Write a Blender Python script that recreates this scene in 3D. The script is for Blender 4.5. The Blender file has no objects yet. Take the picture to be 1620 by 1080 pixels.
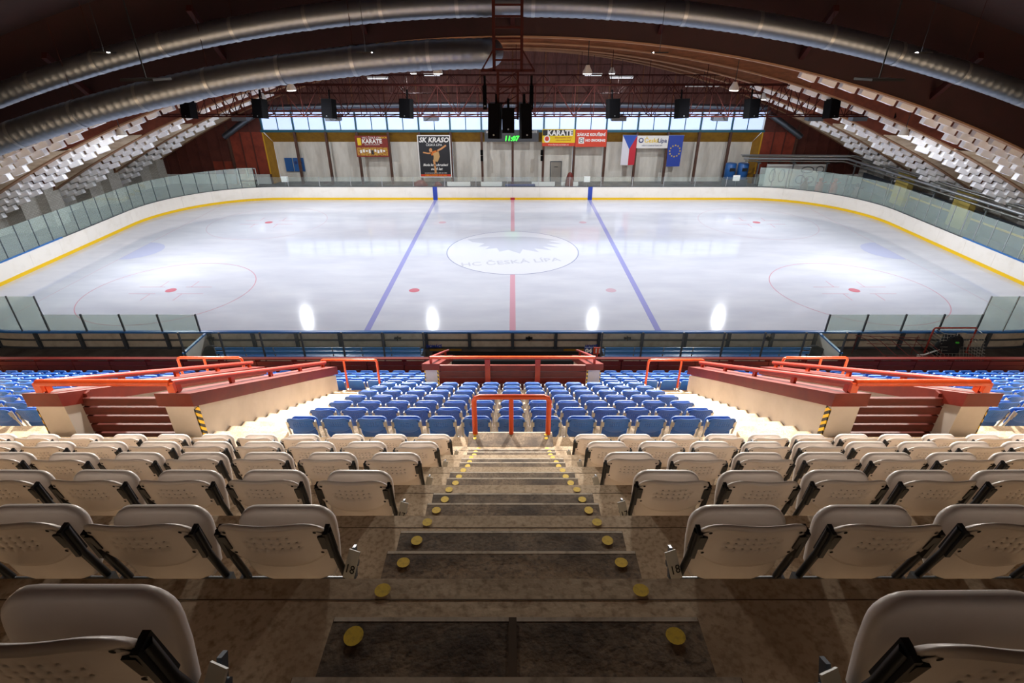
import bpy, bmesh, math, random
from mathutils import Vector, Matrix
random.seed(7)
R = math.radians
sc = bpy.context.scene
COL = sc.collection

# ------------------------------------------------------------------ camera
CY, CZ = -35.43, 11.98            # eye of the photographer: y and height over the ice
cd = bpy.data.cameras.new('camera')
cd.sensor_width = 36; cd.lens = 847 * 36 / 1620; cd.clip_start = .05; cd.clip_end = 300
cd.shift_x = -1 / 1620
cam = bpy.data.objects.new('camera', cd); COL.objects.link(cam)
cam.location = (0, CY, CZ); cam.rotation_euler = (R(90 - 28.3), 0, 0)
sc.camera = cam
# ------------------------------------------------------------------ world, light, exposure
w = bpy.data.worlds.new('world'); sc.world = w; w.use_nodes = True
w.node_tree.nodes['Background'].inputs[0].default_value = (.75, .85, 1, 1)
w.node_tree.nodes['Background'].inputs[1].default_value = .6
vs = sc.view_settings
vs.view_transform = 'Standard'; vs.look = 'None'; vs.gamma = 1; vs.exposure = 0.0; vs.use_curve_mapping = False
try:
    sc.cycles.max_bounces = 7; sc.cycles.diffuse_bounces = 4; sc.cycles.transparent_max_bounces = 24
    sc.cycles.sample_clamp_indirect = 6; sc.cycles.use_denoising = True
except Exception: pass

def area(name, loc, size, sizey, power, color, rot=(0, 0, 0), spread=180):
    l = bpy.data.lights.new(name, 'AREA'); l.shape = 'RECTANGLE'; l.size = size; l.size_y = sizey
    l.energy = power; l.color = color; l.spread = R(spread)
    o = bpy.data.objects.new(name, l); COL.objects.link(o); o.location = loc; o.rotation_euler = rot
    return o
COOL = (.93, .96, 1.0); WARM = (1.0, .93, .84)
LAMPS = [(-18.3, 7.5, 9.0), (-7.6, 10.4, 10.6), (7.6, 10.4, 10.6), (18.3, 7.5, 9.0), (-22, -3.4, 7.9), (-12, -3.4, 10.2), (-4, -3.4, 11.0), (4, -3.4, 11.0), (12, -3.4, 10.2), (22, -3.4, 7.9)]
for i, (x, y, z) in enumerate(LAMPS):                      # the hall lamps over the ice
    area('hall_light', (x, y, z - .17), .36, .36, 930 if abs(x) > 17 else 800, COOL)
ADDED_FLOODS = [-21, -12.5, -4.5, 4.5, 12.5, 21]
for x in ADDED_FLOODS:                      # unseen floodlights, added to light the stand from the front
    area('added_stand_light', (x, -16.8, 11.9), .7, .7, 2300, WARM, (R(-50), 0, 0), 82)
for x in (-14, -5, 5, 14): area('added_stand_light', (x, -27.3, 11.6), .4, .4, 260, WARM, (0, 0, 0), 148)  # fill lamps added above the seats to brighten them, no source seen there

# ------------------------------------------------------------------ materials
def lin(c):
    if isinstance(c, str):
        c = tuple(int(c[i:i + 2], 16) / 255 for i in (0, 2, 4))
    return tuple(((v + .055) / 1.055) ** 2.4 if v > .04045 else v / 12.92 for v in c) + (1,)
M = {}
def mat(name, col, rough=.6, metal=0, col2=None, scale=3, detail=6, lo=.4, hi=.65, bump=0, spec=.5, emit=0, aniso=None, col3=None, k3=9):
    m = bpy.data.materials.new(name); m.use_nodes = True; nt = m.node_tree
    b = nt.nodes['Principled BSDF']; b.inputs['Base Color'].default_value = lin(col)
    b.inputs['Roughness'].default_value = rough; b.inputs['Metallic'].default_value = metal
    b.inputs['Specular IOR Level'].default_value = spec
    if emit:
        b.inputs['Emission Color'].default_value = lin(col); b.inputs['Emission Strength'].default_value = emit
    if col2 or bump:
        tc = nt.nodes.new('ShaderNodeTexCoord'); mp = nt.nodes.new('ShaderNodeMapping')
        nt.links.new(tc.outputs['Object'], mp.inputs[0])
        if aniso: mp.inputs['Scale'].default_value = aniso
        n = nt.nodes.new('ShaderNodeTexNoise'); n.inputs['Scale'].default_value = scale; n.inputs['Detail'].default_value = detail
        n.inputs['Roughness'].default_value = .62
        nt.links.new(mp.outputs[0], n.inputs['Vector'])
        if col2:
            r = nt.nodes.new('ShaderNodeValToRGB'); r.color_ramp.elements[0].position = lo; r.color_ramp.elements[1].position = hi
            r.color_ramp.elements[0].color = lin(col); r.color_ramp.elements[1].color = lin(col2)
            nt.links.new(n.outputs[0], r.inputs[0])
            out = r.outputs[0]
            if col3:
                n2 = nt.nodes.new('ShaderNodeTexNoise'); n2.inputs['Scale'].default_value = scale * k3; n2.inputs['Detail'].default_value = 5
                nt.links.new(mp.outputs[0], n2.inputs['Vector'])
                r2 = nt.nodes.new('ShaderNodeValToRGB'); r2.color_ramp.elements[0].position = .46; r2.color_ramp.elements[1].position = .78
                r2.color_ramp.elements[0].color = (0, 0, 0, 1); r2.color_ramp.elements[1].color = (1, 1, 1, 1)
                nt.links.new(n2.outputs[0], r2.inputs[0])
                mx = nt.nodes.new('ShaderNodeMixRGB'); mx.inputs[2].default_value = lin(col3)
                nt.links.new(r2.outputs[0], mx.inputs[0]); nt.links.new(out, mx.inputs[1]); out = mx.outputs[0]
            nt.links.new(out, b.inputs['Base Color'])
        if bump:
            bp = nt.nodes.new('ShaderNodeBump'); bp.inputs['Strength'].default_value = bump; bp.inputs['Distance'].default_value = .02
            nt.links.new(n.outputs[0], bp.inputs['Height']); nt.links.new(bp.outputs[0], b.inputs['Normal'])
    M[name] = m; return m

mat('ice', 'c9ccd8', .09, col2='d6d9e2', scale=.25, detail=3, lo=.35, hi=.7, aniso=(1, 3, 1), spec=.6)
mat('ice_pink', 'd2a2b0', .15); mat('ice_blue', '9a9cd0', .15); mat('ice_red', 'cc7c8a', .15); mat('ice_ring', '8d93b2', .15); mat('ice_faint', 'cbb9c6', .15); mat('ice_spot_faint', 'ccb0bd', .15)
mat('ice_grey', 'c3c5cf', .15); mat('ice_crease', 'bcc1de', .15); mat('ice_mist', 'd9dbe3', .13)
mat('board_white', 'f1ece3', .35, col2='e6dfd3', scale=1.5, lo=.5, hi=.8)
mat('board_back', 'c9bfae', .6, col2='a89c8a', scale=2.2, lo=.45, hi=.75)
mat('kick_yellow', 'f0c40c', .4); mat('mark_blue', '2a46a8', .4); mat('mark_red', 'b83030', .4)
mat('cap_blue', '2d6fb8', .35); mat('cap_dark', '3f444c', .4); mat('steel_dark', '4d545e', .4, .3); mat('rubber', '1c1c1f', .8)
mat('steel_grey', '7c8288', .4, .6); mat('steel_light', 'b8bcc0', .35, .7); mat('chrome', 'c8c8cc', .2, 1)
mat('ground', '6a6560', .8, col2='48443f', scale=.8, bump=.2)
mat('concrete', 'cbb598', .85, col2='a68c6e', scale=2.6, lo=.42, hi=.72, bump=.35, col3='8f765a', k3=17)
mat('step', '917c64', .85, col2='4c3c2e', scale=4, lo=.35, hi=.62, bump=.4, col3='3a2e24', k3=14)
mat('step_edge', 'd8ccba', .8, col2='9a8a74', scale=14, lo=.5, hi=.7)
mat('crack', '5a4836', .9)
mat('dot_yellow', 'edc81c', .6, col2='c7a010', scale=60, lo=.5, hi=.7)
mat('seat_white', 'e6dcd4', .38, col2='d9cdc3', scale=3, lo=.45, hi=.75, spec=.45)
mat('seat_blue', '1a56a6', .5, col2='174b92', scale=3, spec=.5)
mat('arm_dark', '26282c', .35, .5); mat('arm_silver', 'a9a8a4', .3, .8); mat('hole_shade', '15120f', .9)
mat('plate', 'c9c9c4', .5); mat('ink', '1d1d1f', .6)
mat('wall_plaster', 'b9b2aa', .8, col2='ada59c', scale=1.2, bump=.1)
mat('cap_red', '662016', .45, col2='581a12', scale=3, spec=.3); mat('plank_red', '5a1c10', .55, col2='49150b', scale=4, aniso=(1, 6, 6))
mat('rail_orange', 'c4481a', .3, col2='b53c14', scale=5); mat('rail_red', '922c1c', .35, spec=.4); mat('parapet_red', '4e130e', .6, spec=.2)
mat('bench_blue', '2671b4', .25); mat('mat_black', '17181a', .85)
mat('tube_faded', '7c3630', .6)
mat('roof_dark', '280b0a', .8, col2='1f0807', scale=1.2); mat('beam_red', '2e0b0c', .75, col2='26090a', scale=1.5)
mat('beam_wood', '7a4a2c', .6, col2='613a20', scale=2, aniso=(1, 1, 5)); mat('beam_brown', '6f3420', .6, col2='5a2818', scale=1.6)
mat('beam_edge', '957154', .7)
mat('abutment', 'e0d2bc', .85, col2='c0ab8e', scale=.9, lo=.4, hi=.65, aniso=(1, 1, 5), bump=.3)
mat('block_white', 'f0f1f4', .6); mat('board_redbrown', '67403a', .7, col2='51302a', scale=2.5, aniso=(3, 3, .6))
mat('batten', '5c342c', .7); mat('panel_rust', '8e3a26', .6, col2='742c1c', scale=1.4)
mat('panel_dark', '5c2a20', .6, col2='4c2018', scale=1.4)
mat('ochre', 'a67a1e', .6, col2='92691a', scale=2); mat('ochre_bright', 'd2a01e', .5)
mat('wall_panel', 'e6e3da', .75, col2='cfcbc1', scale=.9, lo=.4, hi=.7, aniso=(2, 2, .5)); mat('column', '57382c', .6, col2='4b2f25', scale=2)
mat('sheet_white', 'd3d6d4', .6); mat('teal', '1d5d70', .4); mat('truss_red', '32110d', .75, spec=.12); mat('speaker', '050506', .85, spec=.1)
mat('grille', '070709', .95, spec=.05); mat('lamp_white', 'd9dbd8', .5); mat('red_tube', 'a83428', .4)
mat('black_cloth', '14151b', .85); mat('green', '49c83c', .5); mat('orange', 'c8552a', .5); mat('net', 'b8b4aa', .8)
mat('barrel_blue', '2c62a6', .4); mat('yellow_pad', 'd9c26a', .6); mat('door_grey', '9a958c', .5); mat('white', 'f2f2f0', .5)
mat('banner_maroon', '8a2c20', .6, col2='7c241a', scale=5); mat('banner_gold', 'c9a03a', .6, col2='8a3020', scale=9, lo=.45, hi=.6)
mat('print_white', 'f4f2ee', .6); mat('print_yellow', 'f2cf1c', .6); mat('print_red', 'd9452c', .6); mat('print_black', '26272c', .6)
mat('print_dkgrey', '4a4c50', .6); mat('print_blue', '2744a6', .6); mat('print_navy', '2a3a74', .6); mat('skin', 'd99a62', .6); mat('costume', 'c9a06a', .6)
mat('flag_blue', '2f55b8', .6); mat('flag_red', 'c8283a', .6); mat('flag_white', 'e4e2ec', .6); mat('print_orange', 'd9762a', .6)
mat('lamp_on', 'fffdf4', .5, emit=14); mat('tube_on', 'f4f6ff', .5, emit=1.2); mat('led_green', '3cf040', .5, emit=2.2)
mat('window_lit', 'c2d6ff', .3, emit=.95); mat('pipe', 'a2a49e', .3, .8)

def glass(name, tint, milky):
    m = bpy.data.materials.new(name); m.use_nodes = True; nt = m.node_tree; nt.nodes.clear()
    o = nt.nodes.new('ShaderNodeOutputMaterial'); t = nt.nodes.new('ShaderNodeBsdfTransparent'); t.inputs[0].default_value = tint + (1,)
    g = nt.nodes.new('ShaderNodeBsdfGlossy'); g.inputs['Roughness'].default_value = .05
    d = nt.nodes.new('ShaderNodeBsdfDiffuse'); d.inputs[0].default_value = (.66, .78, .74, 1)
    m1 = nt.nodes.new('ShaderNodeMixShader'); m1.inputs[0].default_value = milky
    m2 = nt.nodes.new('ShaderNodeMixShader'); m2.inputs[0].default_value = .05
    nt.links.new(t.outputs[0], m1.inputs[1]); nt.links.new(d.outputs[0], m1.inputs[2])
    nt.links.new(m1.outputs[0], m2.inputs[1]); nt.links.new(g.outputs[0], m2.inputs[2])
    nt.links.new(m2.outputs[0], o.inputs[0]); M[name] = m
glass('glass', (.89, .96, .93), .2); glass('glass_clear', (.95, .98, .97), .03)

def brick_mat(name, a, b, mortar):
    m = bpy.data.materials.new(name); m.use_nodes = True; nt = m.node_tree; bs = nt.nodes['Principled BSDF']
    tc = nt.nodes.new('ShaderNodeTexCoord'); sp = nt.nodes.new('ShaderNodeSeparateXYZ'); cb = nt.nodes.new('ShaderNodeCombineXYZ')
    nt.links.new(tc.outputs['Object'], sp.inputs[0]); ad = nt.nodes.new('ShaderNodeMath'); ad.operation = 'ADD'
    nt.links.new(sp.outputs[0], ad.inputs[0]); nt.links.new(sp.outputs[1], ad.inputs[1])
    nt.links.new(ad.outputs[0], cb.inputs[0]); nt.links.new(sp.outputs[2], cb.inputs[1])
    br = nt.nodes.new('ShaderNodeTexBrick'); br.inputs['Scale'].default_value = 1; br.inputs['Brick Width'].default_value = .3
    br.inputs['Row Height'].default_value = .1; br.inputs['Mortar Size'].default_value = .012
    br.inputs['Color1'].default_value = lin(a); br.inputs['Color2'].default_value = lin(b); br.inputs['Mortar'].default_value = lin(mortar)
    nt.links.new(cb.outputs[0], br.inputs[0]); nt.links.new(br.outputs[0], bs.inputs['Base Color']); bs.inputs['Roughness'].default_value = .8
    M[name] = m
brick_mat('brick_white', 'd8d6d0', 'c9c6be', '9a978f'); brick_mat('brick_grey', '9d9c94', '8e8c84', '6f6d67')

def stripe_mat():
    m = bpy.data.materials.new('hazard'); m.use_nodes = True; nt = m.node_tree; bs = nt.nodes['Principled BSDF']
    tc = nt.nodes.new('ShaderNodeTexCoord'); sp = nt.nodes.new('ShaderNodeSeparateXYZ'); nt.links.new(tc.outputs['Object'], sp.inputs[0])
    a = nt.nodes.new('ShaderNodeMath'); a.operation = 'ADD'; nt.links.new(sp.outputs[1], a.inputs[0]); nt.links.new(sp.outputs[2], a.inputs[1])
    a2 = nt.nodes.new('ShaderNodeMath'); a2.operation = 'ADD'; nt.links.new(a.outputs[0], a2.inputs[0]); nt.links.new(sp.outputs[0], a2.inputs[1])
    mu = nt.nodes.new('ShaderNodeMath'); mu.operation = 'MULTIPLY'; mu.inputs[1].default_value = 8; nt.links.new(a2.outputs[0], mu.inputs[0])
    fr = nt.nodes.new('ShaderNodeMath'); fr.operation = 'FRACT'; nt.links.new(mu.outputs[0], fr.inputs[0])
    gt = nt.nodes.new('ShaderNodeMath'); gt.operation = 'GREATER_THAN'; gt.inputs[1].default_value = .5; nt.links.new(fr.outputs[0], gt.inputs[0])
    mx = nt.nodes.new('ShaderNodeMixRGB'); mx.inputs[1].default_value = lin('efc21a'); mx.inputs[2].default_value = lin('1c1a18')
    nt.links.new(gt.outputs[0], mx.inputs[0]); nt.links.new(mx.outputs[0], bs.inputs['Base Color']); M['hazard'] = m
stripe_mat()

# ------------------------------------------------------------------ mesh helpers
class MB:
    def __init__(s): s.v = []; s.f = []; s.sm = []; s.mi = []; s.cur = 0
    def add(s, v, f, smooth=False):
        n = len(s.v); s.v += [tuple(p) for p in v]; s.f += [tuple(i + n for i in q) for q in f]
        s.sm += [smooth] * len(f); s.mi += [s.cur] * len(f); return s
    def box(s, x0, x1, y0, y1, z0, z1):
        return s.add([(x0, y0, z0), (x1, y0, z0), (x1, y1, z0), (x0, y1, z0), (x0, y0, z1), (x1, y0, z1), (x1, y1, z1), (x0, y1, z1)],
                     [(0, 3, 2, 1), (4, 5, 6, 7), (0, 1, 5, 4), (1, 2, 6, 5), (2, 3, 7, 6), (3, 0, 4, 7)])
    def bar(s, a, b, wd, ht=None, up=(0, 0, 1)):
        a = Vector(a); b = Vector(b); d = (b - a).normalized(); u = Vector(up)
        if abs(d.dot(u)) > .98: u = Vector((0, 1, 0))
        sx = d.cross(u).normalized(); sz = sx.cross(d).normalized(); ht = ht or wd; sx *= wd / 2; sz *= ht / 2
        v = [p + i * sx + j * sz for p in (a, b) for i, j in ((-1, -1), (1, -1), (1, 1), (-1, 1))]
        return s.add(v, [(0, 1, 2, 3), (7, 6, 5, 4), (0, 4, 5, 1), (1, 5, 6, 2), (2, 6, 7, 3), (3, 7, 4, 0)])
    def tube(s, pts, r, n=8, cap=True):
        pts = [Vector(p) for p in pts]; rings = []; up = None
        for i, p in enumerate(pts):
            d = (pts[min(i + 1, len(pts) - 1)] - pts[max(i - 1, 0)]).normalized()
            if up is None: up = Vector((0, 0, 1)) if abs(d.z) < .9 else Vector((0, 1, 0))
            sx = d.cross(up).normalized(); up = sx.cross(d).normalized()
            rr = r[i] if isinstance(r, (list, tuple)) else r
            rings.append([p + rr * (math.cos(2 * math.pi * k / n) * sx + math.sin(2 * math.pi * k / n) * up) for k in range(n)])
        v = [q for g in rings for q in g]
        f = [(i * n + k, i * n + (k + 1) % n, (i + 1) * n + (k + 1) % n, (i + 1) * n + k) for i in range(len(pts) - 1) for k in range(n)]
        s.add(v, f, True)
        if cap: s.add(rings[0], [tuple(range(n))[::-1]]); s.add(rings[-1], [tuple(range(n))])
        return s
    def prism(s, poly, axis, a, b):       # poly in the two other axes, extruded a..b along axis
        def P(p, t):
            return {'x': (t, p[0], p[1]), 'y': (p[0], t, p[1]), 'z': (p[0], p[1], t)}[axis]
        n = len(poly); v = [P(p, a) for p in poly] + [P(p, b) for p in poly]
        return s.add(v, [tuple(range(n)), tuple(range(n, 2 * n))[::-1]] + [(i, i + n, (i + 1) % n + n, (i + 1) % n) for i in range(n)])
    def mesh(s, name, *mats):
        me = bpy.data.meshes.new(name); me.from_pydata(s.v, [], s.f)
        for m in mats: me.materials.append(M[m])
        me.polygons.foreach_set('use_smooth', s.sm); me.polygons.foreach_set('material_index', s.mi)
        bm = bmesh.new(); bm.from_mesh(me); bmesh.ops.recalc_face_normals(bm, faces=bm.faces); bm.to_mesh(me); bm.free()
        me.update(); return me
    def build(s, name, m, parent=None, loc=None, **kw):
        ms = m if isinstance(m, (list, tuple)) else [m]
        return put(name, s.mesh(name, *ms), parent, loc, **kw)

def put(name, me, parent=None, loc=None, rot=None, **kw):
    o = bpy.data.objects.new(name, me); COL.objects.link(o)
    if parent: o.parent = parent
    if loc: o.location = loc
    if rot: o.rotation_euler = rot
    for k, v in kw.items(): o[k] = v
    return o
def thing(name, label, cat, loc=(0, 0, 0), group=None, kind=None):
    o = bpy.data.objects.new(name, None); o.empty_display_size = .1; COL.objects.link(o); o.location = loc
    tag(o, label, cat, group, kind); return o
def tag(o, label=None, cat=None, group=None, kind=None):
    if label: o['label'] = label
    if cat: o['category'] = cat
    if group: o['group'] = group
    if kind: o['kind'] = kind
    return o
def struct(name, label=None):
    o = bpy.data.objects.new(name, None); COL.objects.link(o); o['kind'] = 'structure'
    if label: o['label'] = label
    return o
def copy_tree(o, parent=None):
    c = o.copy(); COL.objects.link(c)
    if parent: c.parent = parent
    for ch in o.children: copy_tree(ch, c)
    return c
def text(name, body, size, loc, m, parent, rot=(R(90), 0, 0), align='CENTER', ext=.01, sx=1, bold=0, shear=0):
    cu = bpy.data.curves.new(name, 'FONT'); cu.body = body; cu.size = size; cu.align_x = align; cu.align_y = 'CENTER'
    cu.extrude = ext; cu.offset = bold; cu.shear = shear; cu.materials.append(M[m]); cu.resolution_u = 2
    tmp = bpy.data.objects.new(name, cu); me = bpy.data.meshes.new_from_object(tmp); me.name = name; bpy.data.objects.remove(tmp)
    o = put(name, me, parent, loc, rot); o.scale = (sx, 1, 1); return o
def rel(Y, Z): return (Y + CY, Z + CZ)
def yy(Y): return Y + CY
def zz(Z): return Z + CZ
GZ = .42                       # level of the ground round the rink
ORD = ['first', 'second', 'third', 'fourth', 'fifth', 'sixth', 'seventh', 'eighth', 'ninth', 'tenth', 'eleventh', 'twelfth', 'thirteenth', 'fourteenth',
       'fifteenth', 'sixteenth', 'seventeenth', 'eighteenth', 'nineteenth', 'twentieth', 'twenty-first', 'twenty-second', 'twenty-third', 'twenty-fourth', 'twenty-fifth', 'twenty-sixth', 'twenty-seventh', 'twenty-eighth']

# ================================================================== STRUCTURE
# ---- rink outline
HX, HY, RC = 29.9, 14.5, 8.5
def rpath(t, off=0):          # t: metres along the outline, starting at (0,-HY), going +x; returns x, y, nx, ny
    a = HX - RC; b = HY - RC; q = math.pi / 2 * RC
    segs = [('l', (0, -HY), (1, 0), a), ('c', (a, -b), -90, q), ('l', (HX, -b), (0, 1), 2 * b), ('c', (a, b), 0, q), ('l', (a, HY), (-1, 0), 2 * a),
            ('c', (-a, b), 90, q), ('l', (-HX, b), (0, -1), 2 * b), ('c', (-a, -b), 180, q), ('l', (-a, -HY), (1, 0), a)]
    t = t % PER
    for g in segs:
        if t <= g[3] + 1e-9:
            if g[0] == 'l':
                dx, dy = g[2]; x = g[1][0] + dx * t; y = g[1][1] + dy * t; nx, ny = dy, -dx
            else:
                an = R(g[2]) + t / RC; nx, ny = math.cos(an), math.sin(an); x = g[1][0] + RC * nx; y = g[1][1] + RC * ny
            return x + off * nx, y + off * ny, nx, ny
        t -= g[3]
    return rpath(0, off)
PER = 4 * (HX - RC) + 4 * (HY - RC) + 2 * math.pi * RC
def ribbon(mb, t0, t1, o0, o1, z0, z1, n):   # solid strip along the outline
    v = []; f = []
    for i in range(n + 1):
        t = t0 + (t1 - t0) * i / n
        x0, y0, _, _ = rpath(t, o0); x1, y1, _, _ = rpath(t, o1)
        v += [(x0, y0, z0), (x1, y1, z0), (x1, y1, z1), (x0, y0, z1)]
    for i in range(n):
        a = 4 * i; b = a + 4
        f += [(a + k, a + (k + 1) % 4, b + (k + 1) % 4, b + k) for k in range(4)]
    f += [(0, 1, 2, 3), (4 * n, 4 * n + 3, 4 * n + 2, 4 * n + 1)]
    return mb.add(v, f)

# ---- ice with its painted lines
ice = struct('ice', 'white ice sheet with blue and red lines'); 
mb = MB(); pts = [rpath(PER * i / 160)[:2] for i in range(160)]; mb.prism(pts, 'z', -.1, 0); mb.build('ice_sheet', 'ice', ice)
def line(name, m, x0, x1, y0, y1, z=.003): return MB().box(x0, x1, y0, y1, -.01, z).build(name, m, ice)
for s in (-1, 1): line('blue_line', 'ice_blue', s * 7.14 - .15, s * 7.14 + .15, -HY + .05, HY - .05)
line('red_line', 'ice_pink', -.15, .15, -HY + .05, -4.52); line('red_line', 'ice_pink', -.15, .15, 4.52, HY - .05)
def ring(name, m, cx, cy, r, wd=.05, a0=0, a1=360, z=.004):
    n = max(12, int((a1 - a0) / 4)); v = []; 
    for i in range(n + 1):
        a = R(a0 + (a1 - a0) * i / n)
        for rr in (r - wd / 2, r + wd / 2): v.append((cx + rr * math.cos(a), cy + rr * math.sin(a), z))
    return MB().add(v, [(2 * i, 2 * i + 1, 2 * i + 3, 2 * i + 2) for i in range(n)]).build(name, m, ice)
def disc(name, m, cx, cy, r, z=.004, par=None, n=28, sq=1):
    v = [(cx + r * math.cos(2 * math.pi * k / n), cy + sq * r * math.sin(2 * math.pi * k / n), z) for k in range(n)]
    return MB().add(v, [tuple(range(n))]).build(name, m, par or ice)
disc('centre_circle', 'ice_mist', 0, 0, 4.5, .002, n=64); ring('circle_ring', 'ice_ring', 0, 0, 4.5, .06)
# grey emblem on the centre circle: a swooping winged shape with the club's lettering under it
wing = [(-3.3, 2.5), (-2.2, 3.0), (-.6, 3.2), (.9, 3.2), (2.2, 2.9), (3.4, 2.3), (2.6, 2.2), (3.5, 1.5), (2.4, 1.5), (3.2, .7), (2.1, .9), (2.7, .1), (1.5, .5), (1.8, -.3),
        (.7, .3), (.5, -.6), (-.3, .2), (-.9, -.2), (-1.1, .6), (-1.9, .3), (-1.6, 1.0), (-2.4, .9), (-2.0, 1.6), (-2.9, 1.9)]
MB().prism(wing, 'z', .001, .0045).build('emblem', 'ice_grey', ice)
t = text('club_lettering', 'HC ČESKÁ LÍPA', .95, (-.1, -2.3, .005), 'ice_grey', ice, rot=(0, 0, R(9)), ext=.001, bold=.012)
for sx in (-1, 1):
    for sy in (-1, 1):
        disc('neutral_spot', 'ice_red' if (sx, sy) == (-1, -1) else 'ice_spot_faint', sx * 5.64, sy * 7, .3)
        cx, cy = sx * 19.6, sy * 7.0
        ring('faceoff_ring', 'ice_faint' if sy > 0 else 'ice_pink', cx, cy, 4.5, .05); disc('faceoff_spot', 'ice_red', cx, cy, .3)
        for ax in (-1, 1):
            for ay in (-1, 1):
                line('faceoff_mark', 'ice_pink', cx + ax * .6 - (0 if ax > 0 else 1.5), cx + ax * .6 + (1.5 if ax > 0 else 0), cy + ay * .5 - .02, cy + ay * .5 + .02)
                line('faceoff_mark', 'ice_pink', cx + ax * .9 - .02, cx + ax * .9 + .02, cy + ay * .5 - (0 if ay > 0 else .9), cy + ay * .5 + (.9 if ay > 0 else 0))
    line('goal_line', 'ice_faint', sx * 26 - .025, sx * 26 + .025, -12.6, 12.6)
    v = [(sx * 26, y, .004) for y in (-1.8, 1.8)] + [(sx * (26 - 1.8 * math.cos(R(a))), 1.8 * math.sin(R(a)), .004) for a in range(80, -81, -16)]
    MB().add(v, [tuple(range(len(v)))]).build('goal_crease', 'ice_crease', ice)
# ---- ground
fl = struct('floor'); mb = MB(); n = 96; v = []; f = []
for i in range(n):
    x, y, nx, ny = rpath(PER * i / n, .12)
    k = max(abs(x) / 40, abs(y) / 22); v += [(x, y, GZ), (x / k, y / k, GZ), (x, y, -.15)]
for i in range(n):
    a = 3 * i; b = 3 * ((i + 1) % n); f += [(a, a + 1, b + 1, b), (a, b, b + 2, a + 2)]
mb.add(v, f).build('floor_slab', 'ground', fl)
MB().box(-40, 40, -48, -21.9, GZ - .2, GZ).build('floor_slab', 'ground', fl)

# ---- grandstand: tiers, stair blocks, yellow dots
stand = struct('grandstand', 'stepped concrete grandstand')
WX = 24
VX0, VX1 = 4.73, 7.07          # stairwell, outer faces
D1, R1 = .885, .6
NOS = [(.465 + D1 * i, -1.14 - R1 * i) for i in range(7)]        # camera tier, then rows A..F
B0 = (6.37, -5.05)
def slab(x0, x1, Y0, Y1, Z, th=.9, m='concrete', name='tier'):
    return MB().box(x0, x1, yy(Y0), yy(Y1), zz(Z) - th, zz(Z)).build(name, m, stand)
slab(-WX, WX, -6.5, NOS[0][0] - D1, NOS[0][1] + R1)
for i, (Y, Z) in enumerate(NOS):
    slab(-WX, WX, Y - D1, Y, Z)
    if i: MB().box(-WX, WX, yy(Y - .09), yy(Y - .085), zz(Z), zz(Z) + .0006).build('joint', 'crack', stand)
slab(-WX, WX, NOS[-1][0], B0[0], B0[1])
def bz(k): return B0[1] - .43 * k          # floor of blue row k
def bY(k): return B0[0] + .83 * k          # front edge of blue row k
for k in range(1, 12):
    Y0, Y1 = bY(k - 1), bY(k)
    if k <= 7: spans = [(-WX, -VX1 + .2), (-VX0 - .2, VX0 + .2), (VX1 - .2, WX)]
    else: spans = [(-WX, -2.25), (2.25, WX)]
    for a, b in spans: slab(a, b, Y0, Y1, bz(k))
MB().box(-WX, WX, yy(15.5), yy(15.62), GZ, zz(bz(11))).build('front_wall', 'wall_plaster', stand)
for s in (-1, 1): MB().box(min(s * 4.5, s * 7.3), max(s * 4.5, s * 7.3), yy(5.8), yy(12.4), zz(-8.7) - .3, zz(-8.7)).build('passage_floor', 'concrete', stand)
MB().box(-2.3, 2.3, yy(12.1), yy(15.6), zz(-10.4) - .3, zz(-10.4)).build('passage_floor', 'concrete', stand)
dot_me = MB(); dot_me.add([(.028 * math.cos(math.pi * k / 8), .028 * math.sin(math.pi * k / 8), 0) for k in range(16)] , [tuple(range(16))])
dot_me = dot_me.mesh('yellow_dot', 'dot_yellow')
def dot(x, Y, Z, s=1):
    o = put('yellow_dot', dot_me, stand, (x, yy(Y), zz(Z) + .003)); o.scale = (s, s * random.uniform(.9, 1.1), 1); return o
SW = .548
def block(x0, x1, Y0, Y1, Zt, Zb):
    o = MB().box(x0, x1, yy(Y0), yy(Y1), zz(Zb), zz(Zt)).build('stair_step', 'step', stand)
    MB().box(x0 + .002, x1 - .002, yy(Y1 - .012), yy(Y1) + .002, zz(Zt) - .03, zz(Zt) + .0004).build('step_nosing', 'step_edge', o)
    return o
for i in range(7):
    Yp = NOS[i][0] - D1; Z = NOS[i][1]
    j = random.uniform(-.015, .015)
    block(-SW + j, SW + j, Yp, Yp + D1 / 3, Z + .4, Z + .2); block(-SW - .015 + j, SW + .015 + j, Yp, Yp + 2 * D1 / 3, Z + .2, Z)
    for s in (-1, 1):
        for q in (1, 2, 3): dot(s * (.48 if i < 5 else .47) + random.uniform(-.012, .012), Yp + q * D1 / 3 - (.06 if q < 3 else .05), Z + .2 * (3 - q), 1 if i > 1 else 1.05)
MB().box(-.012, .012, yy(.2), yy(1.055), zz(-1.54) + .0015, zz(-1.54) + .003).build('joint', 'crack', stand)
block(-.62, .46 + .1, NOS[-1][0] - .01, 6.09, NOS[-1][1], B0[1])
for s in (-1, 1):
    for Y in (5.95, 6.03): dot(s * .5 - .03, Y, NOS[-1][1], .9)
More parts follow.
